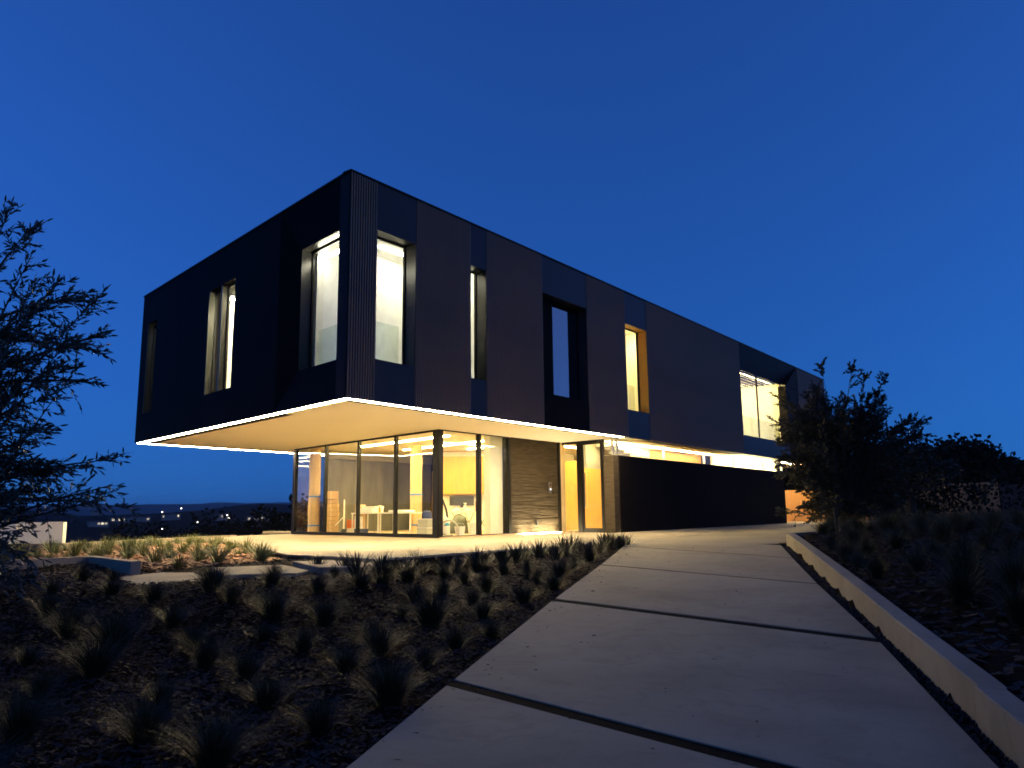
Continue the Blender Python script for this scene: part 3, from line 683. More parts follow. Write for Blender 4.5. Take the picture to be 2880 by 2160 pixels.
x, y = I2(4.95, 1.45); sp = empty('spray_bottle', (x, y, .747), label='spray bottle with orange label on the left work table', cat='bottle')
MB().lathe((x, y, .747), [(.045, 0), (.048, .12), (.03, .17), (.015, .2)], 12).build('bottle', mat('orange_label', (.8, .25, .05), .4), sp); MB().box((x, y, .948), .09, .03, .04, .3).build('trigger', WPLAS, sp)
mb = MB(); ipr(mb, 5.6, 6.1, 1.12, 1.15, FZ0 + .12, .62); put(mb, 'white_board', WPLAS, 'white board leaning under the left work table', 'board')
x, y = I2(5.35, .9); cr = empty('blue_crate', (x, y, FZ0), label='small dark blue crate with wire handle on the floor below the work table', cat='crate')
MB().box((x, y, FZ0), .42, .3, .17, aL).build('crate_body', mat('navy_plastic', (.03, .05, .12), .45), cr)
mb = MB(); mb.tube([(x - .15, y + .1, .2), (x - .08, y + .05, .34), (x + .08, y - .05, .36), (x + .15, y - .1, .2)], .01, 5); mb.build('handle', STEEL, cr)
mb = MB(); ipr(mb, 2.2, 3.9, .35, 1.0, FZ0, FZ0 + .05); put(mb, 'board_sheet', mat('ply', (.55, .48, .30), .7), 'flat pale board lying on the floor below the right work table', 'board')
# control panel on the grey wall
mb = MB(); rpr(mb, 13.35, 13.75, DB - .03, DB - .002, 1.15, 1.62); put(mb, 'wall_notice', mat('notice', (.55, .56, .45), .5), 'pale notice sheet taped to the dark grey panel wall', 'notice')
# crates and vacuum at the corner
def crate(a, b, z0, label, sa=.5):
    x, y = I2(a, b); r = empty('storage_crate', (x, y, z0), label=label, cat='crate', group='translucent storage crates')
    mb = MB(); mb.box((x, y, z0), sa, .4, .22, aL); mb.build('crate_body', mat('frosted_plastic', (.52, .50, .38), .35), r)
    MB().box((x, y, z0 + .221), sa + .04, .44, .03, aL).build('crate_lid', WPLAS, r)
crate(1.18, .55, FZ0, 'lower translucent storage crate inside the glass corner'); crate(1.14, .55, FZ0 + .255, 'upper translucent storage crate inside the glass corner')
x, y = I2(1.2, .55); tb = empty('tool_bag', (x, y, .545), label='navy tool bag with looped handle on the storage crates', cat='bag')
mb = MB(); mb.lathe((x, y, .545), [(.14, 0), (.16, .08), (.13, .2), (.05, .24)], 12); mb.build('bag_body', mat('navy_cloth', (.04, .06, .16), .8), tb)
mb = MB(); mb.tube([(x - .05, y, .77), (x - .04, y, .87), (x, y, .91), (x + .04, y, .87), (x + .05, y, .77)], .014, 6); mb.build('bag_handle', DPLAS, tb)
x, y = I2(.95, 1.1); vc = empty('vacuum_cleaner', (x, y, FZ0), label='grey upright vacuum cleaner with curved hose behind the storage crates', cat='vacuum')
MB().lathe((x, y, FZ0), [(.17, 0), (.18, .3), (.14, .5), (.06, .58)], 14).build('vacuum_body', WPLAS, vc)
mb = MB(); mb.tube([(x - .1, y, .5), (x - .22, y - .05, .85), (x - .18, y - .05, 1.12), (x - .05, y, 1.1), (x + .06, y, .8), (x + .1, y, .55)], .035, 8); mb.build('hose', DPLAS, vc)
# second table behind the front glass
tx, ty = -1.3, 26.7
ft = empty('folding_table', (tx, ty, FZ0), label='cluttered white folding table on black crossed legs behind the front glass', cat='table')
MB().box((tx, ty, .715), 1.75, .72, .035, .15).build('table_top', WPLAS, ft)
for k in (-.62, -.2, .25, .66):
    mb = MB(); mb.tube([(tx + k - .16, ty - .25, FZ0), (tx + k + .16, ty + .2, .71)], .013, 6); mb.build('leg', DPLAS, ft)
    mb = MB(); mb.tube([(tx + k + .16, ty - .25, FZ0), (tx + k - .16, ty + .2, .71)], .013, 6); mb.build('leg', DPLAS, ft)
mb = MB(); V = []; F = []
def lump(c, sx, sy, sz, seed):
    V = []; F = []; n = 12; m_ = 5
    for j in range(m_ + 1):
        a = j / m_ * 1.5708
        for k in range(n):
            t = 6.2832 * k / n; q = 1 + .3 * noise.noise(Vector((math.cos(t) * 1.5 + seed, math.sin(t) * 1.5, a)))
            V.append((c[0] + sx * math.cos(a) * math.cos(t) * q, c[1] + sy * math.cos(a) * math.sin(t) * q, c[2] + sz * math.sin(a) * q))
    for j in range(m_):
        for k in range(n): F.append((j * n + k, j * n + (k + 1) % n, (j + 1) * n + (k + 1) % n, (j + 1) * n + k))
    F.append(tuple(range(n - 1, -1, -1))); return MB().add(V, F)
put(lump((tx - .62, ty - .1, .752), .16, .12, .09, 3), 'cloth_pile', mat('cream_cloth', (.7, .68, .5), .9), 'crumpled cream cloth at the left end of the folding table', 'cloth', smooth=True)
put(lump((tx - .2, ty - .2, .752), .13, .1, .07, 8), 'paper_towel', WPLAS, 'crumpled white paper beside the white spray bottle', 'paper', smooth=True)
sb = empty('spray_bottle', (tx - .32, ty - .1, .751), label='white spray bottle in the middle of the folding table', cat='bottle')
MB().lathe((tx - .32, ty - .1, .751), [(.05, 0), (.055, .14), (.03, .2), (.015, .24)], 12).build('bottle', WPLAS, sb); MB().box((tx - .33, ty - .1, .992), .1, .03, .045, .2).build('trigger', WPLAS, sb)
put(MB().box((tx + .12, ty, .752), .2, .16, .32, .2), 'red_carton', mat('maroon_print', (.22, .03, .03), .5), 'dark red carton standing on the folding table by the mullion', 'carton')
cb = empty('clear_box', (tx + .6, ty + .02, .752), label='large clear storage box at the right end of the folding table', cat='storage box')
MB().box((tx + .58, ty + .02, .752), .52, .36, .38, .1).build('box_body', mat('clear_plastic', (.70, .74, .62), .25), cb); MB().box((tx + .58, ty + .02, 1.133), .55, .39, .025, .1).build('box_lid', WPLAS, cb)
mo = empty('monitor', (-2.0, 30.5, .902), label='dark computer monitor on the counter under the oak cabinets', cat='monitor')
MB().box((-2.0, 30.5, .98), .95, .05, .36, .07).build('screen', DPLAS, mo); MB().box((-2.0, 30.52, .902), .12, .1, .08, .07).build('stand', DPLAS, mo)
gc = empty('grey_bin', (-1.85, 26.0, FZ0), label='dark grey-green bin bag heap under the folding table', cat='bin')
lump((-1.8, 26.15, FZ0), .38, .3, .58, 5).build('bag', mat('green_grey_bag', (.10, .11, .08), .5), gc, smooth=True)
x, y = R2(7.15, 3.35)
hs = empty('coiled_hose', (x, y, FZ0), label='pale coiled hose on the floor just inside the front glass', cat='hose')
mb = MB(); mb.tube([(x + .26 * math.cos(t) - .1, y + .05 * math.sin(t * .5), .26 + .22 * math.sin(t)) for t in np.linspace(-.6, 5.2, 22)], .028, 7); mb.build('hose_coil', mat('hose_grey', (.40, .40, .33), .5), hs)
for k, (s_, lab, hh) in enumerate(((7.45, 'square white tub on the floor left of the mullion', .24), (8.05, 'round white bucket on the floor right of the mullion', .34))):
    x, y = R2(s_, 3.3); bt = empty('bucket', (x, y, FZ0), label=lab + ' inside the front glass', cat='bucket', group='buckets inside the front glass')
    MB().lathe((x, y, FZ0), [(.13, 0), (.16, hh), (.172, hh), (.172, hh + .02), (.15, hh + .02), (.13, .04)], 4 if k == 0 else 18).build('bucket_body', WPLAS, bt)
    mb = MB(); mb.tube([(x - .16, y, FZ0 + hh), (x - .1, y - .03, FZ0 + hh + .12), (x + .1, y - .03, FZ0 + hh + .12), (x + .16, y, FZ0 + hh)], .006, 5); mb.build('handle', STEEL, bt)
x, y = R2(6.75, 3.2); put(lump((x, y, FZ0 + .3), .09, .07, .08, 2), 'blue_cloth', mat('cyan_cloth', (.08, .35, .55), .8), 'small blue cloth draped over the hose inside the front glass', 'cloth', smooth=True)

# ------------------------------------------------------------------ planting
GR1 = mat('grass_blade', (.016, .020, .007), .6, col2=(.042, .044, .015), vscale=6, spec=.2)
GR2 = mat('flax_blade', (.030, .034, .014), .5, col2=(.060, .060, .024), vscale=6, spec=.3)
GR3 = mat('dry_grass_blade', (.030, .026, .012), .6, col2=(.060, .050, .026), vscale=6, spec=.2)
def tuft_mesh(name, nb, h, spread, wd, droop, m, seed):
    r = np.random.default_rng(seed); V = []; F = []
    for i in range(nb):
        t = r.uniform(0, 6.2832); lean = spread * r.uniform(.05, 1) ** .8; L = h * r.uniform(.55, 1.08); b0 = r.uniform(0, .07) * (h / .4)
        dx, dy = math.cos(t), math.sin(t); tx_, ty_ = -dy, dx; base = len(V); w_ = wd * r.uniform(.7, 1.3)
        for k in range(4):
            q = k / 3; out_ = b0 + L * (lean * q + droop * lean * q * q * q); zz = L * (q - droop * .45 * lean * q * q * q) * math.sqrt(max(.1, 1 - (lean * .6) ** 2)); ww_ = w_ * (1 - q) ** .7 * .5 + .0006
            V += [(dx * out_ + tx_ * ww_, dy * out_ + ty_ * ww_, zz - .02), (dx * out_ - tx_ * ww_, dy * out_ - ty_ * ww_, zz - .02)]
        for k in range(3): F.append((base + 2 * k, base + 2 * k + 1, base + 2 * k + 3, base + 2 * k + 2))
    me = bpy.data.meshes.new(name); me.from_pydata(V, [], F); me.materials.append(m); return me
TB = [tuft_mesh('grass_tuft', 520, .50, .7, .0045, .7, GR1, k) for k in range(3)] + [tuft_mesh('grass_tuft', 480, .46, .85, .004, .8, GR3, k) for k in (7, 8)]
TF = [tuft_mesh('flax_tuft', 70, .38, .62, .022, .5, GR2, k) for k in (11, 12, 13)]
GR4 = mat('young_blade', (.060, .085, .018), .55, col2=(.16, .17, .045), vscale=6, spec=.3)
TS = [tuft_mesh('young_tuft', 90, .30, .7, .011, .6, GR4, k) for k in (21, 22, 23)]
def plant(name, me, x, y, sc, label, group, cat='grass tuft', zo=0):
    o = bpy.data.objects.new(name, me); COL.objects.link(o); o.location = (x, y, gz(x, y) + zo); o.rotation_euler = (random.uniform(-.06, .06), random.uniform(-.06, .06), random.uniform(0, 6.28)); o.scale = (sc * random.uniform(.85, 1.2), sc * random.uniform(.85, 1.2), sc * random.uniform(.85, 1.12))
    tag(o, label, cat, group); return o
FG = [(-3.34, 11.11), (-1.28, 9.19), (-1.42, 8.07), (-2.61, 8.71), (-2.39, 9.75), (-2.54, 11.3), (-1.96, 7.5), (-2.15, 6.5), (-3.12, 7.83), (-4.21, 9.36), (-3.82, 7.7), (-4.52, 8.2), (-2.56, 5.92), (-1.24, 5.19), (-1.69, 4.62), (-0.24, 8.07), (-0.55, 7.54), (-0.76, 6.9), (-0.9, 5.84), (0.11, 10.09), (-0.39, 11.16), (-0.97, 10.82), (0.72, 12.51), (0.22, 12.5), (0.56, 11.2), (-4.9, 9.77), (-3.89, 10.4), (-6.48, 10.69), (-5.18, 8.92), (-4.35, 7.25), (-3.14, 5.2), (-0.75, 12.0), (-1.55, 11.6), (-5.3, 10.6), (1.37, 14.5), (-5.94, 11.0), (-7.57, 11.6), (-1.93, 10.1), (-0.16, 12.9), (-0.52, 9.9), (-3.6, 6.2), (-2.9, 4.4), (-6.2, 9.4), (-5.6, 7.6), (-.35, 9.1), (1.0, 13.4)]
rq = random.Random(77); tries = 0
while len(FG) < 84 and tries < 4000:
    tries += 1; y = rq.uniform(4.2, 13.6); x = rq.uniform(-8.0, 2.0)
    if x < -.475 + (y - 6.18) * .262 - .25 and abs(x / y) < .74 and not (x < -1.9 and y > 10.3) and all((x - a) ** 2 + (y - b) ** 2 > .42 for a, b in FG): FG.append((x, y))
ORD = ['leftmost', 'second from left', 'third from left', 'fourth from left', 'fifth from left', 'sixth from left', 'seventh from left', 'eighth from left', 'ninth from left', 'tenth from left', '11th from left', '12th from left', '13th from left', '14th from left', '15th from left', '16th from left', '17th from left', '18th from left', '19th from left', '20th from left', '21st from left', '22nd from left', '23rd from left', '24th from left']
def ranks(pts, bands):
    res = {}
    for bi in range(len(bands) - 1):
        idx = sorted([i for i, p in enumerate(pts) if bands[bi] <= p[1] < bands[bi + 1]], key=lambda i: pts[i][0] / pts[i][1])
        for n_, i in enumerate(idx): res[i] = (bi, ORD[min(n_, len(ORD) - 1)])
    return res
RK = ranks(FG, [0, 5.6, 7, 8.15, 9.5, 10.65, 11.6, 30]); ROWN = ['nearest', 'second', 'third', 'fourth', 'fifth', 'sixth', 'farthest']
for i, (x, y) in enumerate(FG):
    dry = i in (4, 22, 26, 34); bi, o_ = RK[i]
    plant('grass_tuft', TB[3 + i % 2] if dry else TB[i % 3], x, y, random.choice((.45, .55, .62, .7, .85)) * (.85 if y < 6.5 else 1), ('straw-coloured' if dry else 'dark') + ' grass tuft, %s in the %s row of the dark mulch bed' % (o_, ROWN[bi]), 'grass tufts in the dark mulch bed')
ROW = [(-3.0, 12.3), (-2.55, 11.9), (-2.3, 11.6), (-1.95, 12.0), (-1.7, 12.5), (-1.45, 12.85), (-1.15, 13.2), (-0.92, 13.4), (-0.7, 13.8), (-0.45, 14.0), (-0.2, 14.4), (0.02, 14.6), (0.25, 15.1), (0.5, 15.2), (0.72, 15.7), (0.95, 15.85), (1.2, 16.3), (1.45, 16.5), (1.7, 17.0), (1.95, 17.2), (2.15, 17.6), (2.4, 18.0)]
for i, (x, y) in enumerate(ROW):
    lab = 'spiky flax tuft at the tip of the bed, end of the forecourt row' if i == 21 else 'spiky dark flax tuft, %s in the row along the lit forecourt edge' % ORD[i]
    plant('flax_tuft', TF[i % 3], x + random.uniform(-.06, .06), y + random.uniform(-.06, .06), random.uniform(.85, 1.2), lab, 'flax row along the forecourt', 'flax tuft')
    if i > 12 and i < 21: plant('flax_tuft', TF[(i + 1) % 3], x + .3, y - .35, random.uniform(.8, 1.05), 'spiky dark flax tuft, %s in the short second row beside the path' % ORD[i - 13], 'flax second row', 'flax tuft')
def inpoly(x, y, P):
    c = False; n = len(P)
    for i in range(n):
        x0, y0 = P[i]; x1, y1 = P[(i + 1) % n]
        if (y0 > y) != (y1 > y) and x < (x1 - x0) * (y - y0) / (y1 - y0) + x0: c = not c
    return c
LITBED = [(-4.15, 14.25), (-5.05, 16.1), (-7.75, 21.4), (-8.6, 23.1), (-10.2, 23.5), (-11.8, 21.0), (-14, 19.5), (-12, 15), (-9.3, 12.2), (-7.4, 14.4), (-5.8, 12.7), (-4.9, 13.2)]
k = 0; tries = 0; pts = []
while k < 120 and tries < 9000:
    tries += 1; x = random.uniform(-13, -4); y = random.uniform(12.5, 23.3)
    if inpoly(x, y, LITBED) and all((x - a) ** 2 + (y - b) ** 2 > .22 for a, b in pts):
        pts.append((x, y)); k += 1
RK = ranks(pts, [0, 13.5, 14.2, 15, 15.8, 16.6, 17.4, 18.2, 19, 19.8, 20.6, 21.5, 40]); LN = ['first', 'second', 'third', 'fourth', 'fifth', 'sixth', 'seventh', 'eighth', 'ninth', 'tenth', 'eleventh', 'last']
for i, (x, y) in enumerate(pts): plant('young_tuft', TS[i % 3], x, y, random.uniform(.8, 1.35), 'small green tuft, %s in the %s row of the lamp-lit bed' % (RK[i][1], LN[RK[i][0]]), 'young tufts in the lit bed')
RB = [(6.3, 15.0), (6.9, 14.2), (6.2, 12.9), (7.6, 16.2), (6.9, 17.2), (7.9, 14.6), (5.9, 11.2), (8.6, 17.9), (7.2, 12.1), (6.6, 10.2), (8.5, 15.2), (5.2, 9.2), (6.1, 8.6), (7.5, 10.5), (9.4, 16.4), (7.3, 18.4), (5.0, 7.3), (8.4, 12.6), (9.8, 18.6), (8.2, 19.6), (4.6, 5.9), (5.6, 6.4), (6.6, 7.6), (7.4, 8.6), (8.3, 9.8), (9.2, 11.4), (9.4, 13.6), (10.2, 15.0), (10.8, 17.0), (11.4, 19.2), (12.4, 21.0), (8.9, 8.2), (10.2, 10.4), (11.2, 13.0), (12.2, 16.0), (13.6, 19.0)]
rq = random.Random(91); tries = 0
while len(RB) < 82 and tries < 5000:
    tries += 1; y = rq.uniform(5.5, 20); x = rq.uniform(3, 13)
    if .35 < kerb_dist(x, y) < 5 and x / y < .66 and all((x - a) ** 2 + (y - b) ** 2 > .3 for a, b in RB): RB.append((x, y))
RK = ranks(RB, [0, 8, 10, 11.6, 13, 14.4, 15.8, 17.5, 40])
for i, (x, y) in enumerate(RB): plant('grass_tuft', TB[i % 3], x, y, random.uniform(.65, 1.05), 'tall green grass clump, %s in the %s row right of the kerb wall' % (RK[i][1], ['nearest', 'second', 'third', 'fourth', 'fifth', 'sixth', 'seventh', 'farthest'][RK[i][0]]), 'grass clumps right of the kerb')
# mulch chips and gravel
def chips(name, polyfn, n, box, label, m, smin=.012, smax=.045, zo=.004):
    V = np.zeros((n * 4, 3), np.float32); F = np.arange(n * 4).reshape(n, 4); i = 0
    while i < n:
        x = random.uniform(box[0], box[1]); y = box[2] + (box[3] - box[2]) * random.random() ** 1.35
        if not polyfn(x, y): continue
        L = random.uniform(smin, smax); W = L * random.uniform(.25, .5); t = random.uniform(0, 6.28); tilt = random.uniform(-.6, .6); z0 = gz(x, y) + zo + random.uniform(0, .02)
        c, s_ = math.cos(t), math.sin(t)
        for k, (a, b) in enumerate(((-1, -1), (1, -1), (1, 1), (-1, 1))):
            V[i * 4 + k] = (x + c * a * L - s_ * b * W, y + s_ * a * L + c * b * W, z0 + a * L * tilt * .6 + abs(L * tilt) * .5 + b * W * .3)
        i += 1
    o = numesh(name, V, F, m); tag(o, label, 'mulch', kind='stuff'); return o
def leftx(y): 
    for (x0, y0), (x1, y1) in zip(LE[:-1], LE[1:]):
        if y0 <= y <= y1: return x0 + (x1 - x0) * (y - y0) / (y1 - y0)
    return 2.7
CHIP = mat('wood_chip', (.008, .006, .005), .9, spec=.15, col2=(.066, .054, .044), vscale=55)
STEPS = [[(-3.65, 13.15), (-3.08, 13.35), (-2.2, 12.4), (-2.18, 11.6), (-2.85, 11.62)], [(-4.84, 12.75), (-3.85, 13.25), (-3.05, 11.85), (-3.1, 11.35), (-4.1, 11.15)], [(-5.85, 11.7), (-5.45, 13.3), (-4.9, 12.3), (-4.23, 11.1), (-4.92, 10.45)]]
def inbed(x, y): return x < leftx(y) - .03 and not any(inpoly(x, y, P) for P in STEPS) and not inpoly(x, y, TER) and not inpoly(x, y, LITBED)
chips('bark_mulch', inbed, 95000, (-9.5, 2.7, 3.0, 18.5), 'dark bark mulch covering the foreground bed', CHIP, .008, .032)
CHIP2 = mat('wood_chip_lamplit', (.22, .12, .05), .9, col2=(.48, .29, .14), vscale=40)  # same mulch as the dark bed; warm lamp light is put into the colour
chips('bark_mulch_lit', lambda x, y: inpoly(x, y, LITBED), 26000, (-14, -4, 12.2, 23.5), 'bark mulch in the lamp-lit bed, lamp light put into its red-brown colour', CHIP2, .02, .06)
chips('bark_mulch_kerb', lambda x, y: kerb_dist(x, y) > .2, 9000, (2.5, 12, 4, 19), 'bark mulch behind the kerb wall', CHIP, .02, .06)
def gravel():
    V = []; F = []
    tri = [(0, 1, 2), (0, 2, 3), (0, 3, 4), (0, 4, 1), (5, 2, 1), (5, 3, 2), (5, 4, 3), (5, 1, 4)]
    for i in range(4200):
        y = random.uniform(2.8, 16.4); 
        for (xa, ya), (xb, yb) in zip(JR[:-1], JR[1:]):
            if ya <= y <= yb: x0 = xa + (xb - xa) * (y - ya) / (yb - ya)
        ky = [p for p in ks if p[1] < 16.95]
        x1 = min(ky, key=lambda p: abs(p[1] - y))[0]
        x = x0 + random.random() * max(.05, x1 - x0 + .05); r = random.uniform(.006, .02); z0 = rampz(x, y) - .045; b = len(V)
        for d_ in ((0, 0, 1), (1, 0, 0), (0, 1, 0), (-1, 0, 0), (0, -1, 0), (0, 0, -1)): V.append((x + d_[0] * r * random.uniform(.6, 1.2), y + d_[1] * r * random.uniform(.6, 1.2), z0 + d_[2] * r * .7))
        F += [tuple(b + q for q in f) for f in tri]
    o = numesh('gravel', V, F, mat('dark_gravel', (.012, .011, .010), .9, col2=(.05, .045, .04), vscale=30)); tag(o, 'dark gravel strip between the path slabs and the kerb wall', 'gravel', kind='stuff')
gravel()

def onpath(x, y): return leftx(y) + .03 < x < leftx(y) + 3.0 and kerb_dist(x, y) < -.25
def litter():
    V = []; F = []; r = random.Random(31); n = 0
    while n < 210:
        y = r.uniform(3.2, 18); x = leftx(y) + (abs(r.gauss(0, .22)) if r.random() < .6 else r.uniform(0, 3))
        if not onpath(x, y): continue
        L = r.uniform(.008, .03); t = r.uniform(0, 6.28); c, s_ = math.cos(t) * L, math.sin(t) * L; z0 = rampz(x, y) + .003; b = len(V); h = r.uniform(.001, .008)
        V += [(x - c, y - s_, z0), (x + s_ * .35, y - c * .35, z0 + h), (x + c, y + s_, z0 + .002), (x - s_ * .35, y + c * .35, z0 + h)]; F.append((b, b + 1, b + 2, b + 3)); n += 1
    tag(numesh('leaf_litter', V, F, CHIP), 'scattered bark bits and dry leaves lying on the path slabs', 'litter', kind='stuff')
litter()
# ------------------------------------------------------------------ trees and shrubs
def leaves(V, F, p, d, L, W, r):
    # one lens-shaped leaf: 2 quads folded along the midrib
    d = d.normalized(); a = Vector((r.uniform(-1, 1), r.uniform(-1, 1), r.uniform(-1, 1))); sd = d.cross(a)
    if sd.length < .05: return
    sd.normalize(); b = len(V); m1 = p + d * L * .35; m2 = p + d * L * .7
    V += [tuple(p), tuple(m1 + sd * W), tuple(m2 + sd * W * .7), tuple(p + d * L), tuple(m2 - sd * W * .7), tuple(m1 - sd * W)]
    F += [(b, b + 1, b + 5, b), (b + 1, b + 2, b + 4, b + 5), (b + 2, b + 3, b + 4, b + 2)]
def bez(p0, p1, p2, n): return [p0 * (1 - t) ** 2 + p1 * 2 * t * (1 - t) + p2 * t * t for t in [i / n for i in range(n + 1)]]
def make_tree(name, base, trunk_top, tips, ntw, nlf, LL, LW, lmat, bmat, label, cat, group=None, tr=.05, droop=.2, twl=.5, seed=1, rise=.5):
    r = random.Random(seed); root = empty(name, base, label=label, cat=cat, group=group)
    B = Vector(base); T = Vector(trunk_top); tb = MB(); axis = bez(B, (B + T) / 2 + Vector((r.uniform(-.1, .1), r.uniform(-.1, .1), 0)), T, 8)
    tb.tube(axis, [tr * (1 - .6 * i / 8) for i in range(9)], 8); tb.build('trunk', bmat, root, smooth=True)
    br = MB(); V = []; F = []
    for tip in tips:
        tip = Vector(tip); q = r.uniform(.15, .95); st = axis[int(q * 8)]
        if st.z > tip.z + .3: st = axis[max(0, int(q * 4))]
        mid = st.lerp(tip, .5) + Vector((r.uniform(-.15, .15), r.uniform(-.15, .15), rise * (tip - st).length * .25))
        pt = bez(st, mid, tip, 10); Lb = (tip - st).length
        br.tube(pt, [max(.004, tr * .4 * (1 - i / 10.5)) for i in range(11)], 5)
        for k in range(ntw):
            f = r.uniform(.25, 1.0); i0 = min(9, int(f * 10)); p = pt[i0].lerp(pt[i0 + 1], f * 10 - i0) if i0 < 10 else pt[10]
            ax = (pt[min(10, i0 + 1)] - pt[i0]).normalized(); d = (ax * r.uniform(.5, 1.0) + Vector((r.uniform(-1, 1), r.uniform(-1, 1), r.uniform(-.6, .9))) * .75).normalized(); tl = twl * r.uniform(.4, 1.0) * (1.15 - .5 * f)
            if k == 0: p = pt[9]; d = ax; tl = twl * .6
            e_ = p + d * tl + Vector((0, 0, -droop * tl * r.uniform(0, 1))); tw = bez(p, p + d * tl * .6, e_, 4); br.tube(tw, [.004, .0035, .003, .0025, .002], 3, caps=False)
            for j in range(nlf):
                g = (j + r.random()) / nlf; ii = min(3, int(g * 4)); pp = tw[ii].lerp(tw[ii + 1], g * 4 - ii); dd = (tw[ii + 1] - tw[ii]).normalized()
                sidev = Vector((r.uniform(-1, 1), r.uniform(-1, 1), r.uniform(-.8, .8))); leaves(V, F, pp, dd * .8 + sidev * .7, LL * r.uniform(.6, 1.15), LW * r.uniform(.7, 1.2), r)
            leaves(V, F, e_, (tw[4] - tw[3]), LL, LW, r)
    br.build('branches', bmat, root)
    me = bpy.data.meshes.new('crown'); me.from_pydata(V, [], [tuple(dict.fromkeys(f)) for f in F]); me.materials.append(lmat)
    c = bpy.data.objects.new('crown', me); COL.objects.link(c); setparent(c, root); return root
BARK = mat('bark', (.055, .045, .035), .9, var=.4, vscale=20)
OLV = mat('olive_leaf', (.040, .050, .036), .5, col2=(.095, .110, .082), vscale=9, spec=.35)
SHR = mat('shrub_leaf', (.022, .026, .014), .5, col2=(.055, .055, .030), vscale=5, spec=.35)
rr = random.Random(5)
tips = [(-4.57, 7.0, 3.66), (-4.85, 6.7, 3.45), (-4.5, 7.2, 3.2), (-3.63, 7.0, 2.81), (-3.95, 6.9, 2.7), (-4.25, 7.2, 2.9), (-3.76, 7.1, 2.37), (-3.9, 6.8, 2.2), (-3.85, 7.2, 1.95), (-4.1, 6.9, 1.75), (-3.95, 7.0, 2.05), (-4.2, 7.1, 1.5), (-3.47, 7.0, 0.98), (-3.52, 7.1, 1.22), (-3.8, 6.9, 1.15), (-3.9, 7.2, .8), (-4.3, 6.8, .9), (-4.15, 7.0, .35), (-4.45, 7.1, .45), (-4.4, 6.9, 1.2), (-4.6, 7.3, 2.5), (-4.7, 6.8, 1.9), (-4.8, 7.0, 2.9), (-4.55, 7.0, 2.1), (-4.75, 7.2, 1.3), (-4.5, 6.6, 1.6), (-4.95, 7.0, .7)]
make_tree('olive_tree', (-5.35, 7.0, gz(-5.35, 7)), (-5.05, 7.0, 3.3), [(p[0] - .12, p[1], p[2]) for p in tips] + [(p[0] - .35 + rr.gauss(-.05, .16), p[1] + rr.gauss(0, .3), p[2] + rr.gauss(0, .2)) for p in tips if p[0] > -5], 24, 10, .082, .0105, OLV, BARK, 'olive tree with slender dark leaves reaching in from the left edge', 'tree', tr=.07, twl=.42, seed=4, droop=.35, rise=.35)
tips = []
for (x, z, n, sp) in ((8.75, 4.2, 8, .5), (8.5, 3.7, 11, .6), (9.3, 3.4, 9, .6), (10.0, 3.95, 7, .45), (10.0, 3.4, 10, .55), (8.1, 3.3, 7, .4), (10.7, 3.2, 6, .5), (11.6, 2.5, 6, .5), (12.0, 1.9, 6, .5), (7.7, 2.2, 6, .3), (7.8, 1.6, 6, .3), (11.2, 2.1, 6, .5), (9.2, 3.2, 9, .7), (8.2, 2.9, 7, .5), (10.4, 2.9, 7, .5), (11.2, 2.75, 3, .25), (8.0, 2.1, 7, .45), (9.2, 2.2, 10, .8), (10.5, 2.0, 8, .6), (8.3, 1.3, 6, .5), (9.4, 1.2, 8, .8), (10.6, 1.2, 6, .6), (7.75, 2.6, 3, .2), (8.2, .75, 8, .5), (9.4, .6, 9, .7), (10.6, .7, 8, .6)):
    for k in range(n): tips.append((x + rr.gauss(0, sp * .5), 22 + rr.gauss(0, 1.0), z + rr.gauss(0, sp * .35)))
make_tree('willow_shrub', (9.3, 22, gz(9.3, 22)), (9.2, 22, 2.2), tips, 30, 13, .095, .021, SHR, BARK, 'large leafy multi-branched shrub in front of the far right end of the house', 'shrub', tr=.07, twl=.5, seed=9, rise=.5)
BIG = mat('big_leaf', (.030, .032, .014), .45, col2=(.060, .060, .028), vscale=3, spec=.4)
for i, (x, y, h, lab) in enumerate(((12.9, 25.2, 1.5, 'broad-leaved sapling standing right behind the tall shrub'), (14.0, 25.6, 1.9, 'tallest broad-leaved sapling in front of the cedar fence'), (15.2, 26.0, 1.25, 'rightmost broad-leaved sapling in front of the cedar fence'))):
    z0 = gz(x, y); make_tree('sapling', (x, y, z0), (x + .05, y, z0 + h * .8), [(x + rr.uniform(-.6, .6), y + rr.uniform(-.4, .4), z0 + h * rr.uniform(.5, 1.0)) for _ in range(9)], 3, 6, .22, .045, BIG, BARK, lab, 'sapling', 'saplings in front of the cedar fence', tr=.025, twl=.3, seed=20 + i, droop=.8)
FARL = mat('far_foliage', (.010, .012, .008), .8, col2=(.022, .026, .014), vscale=1, spec=.1)
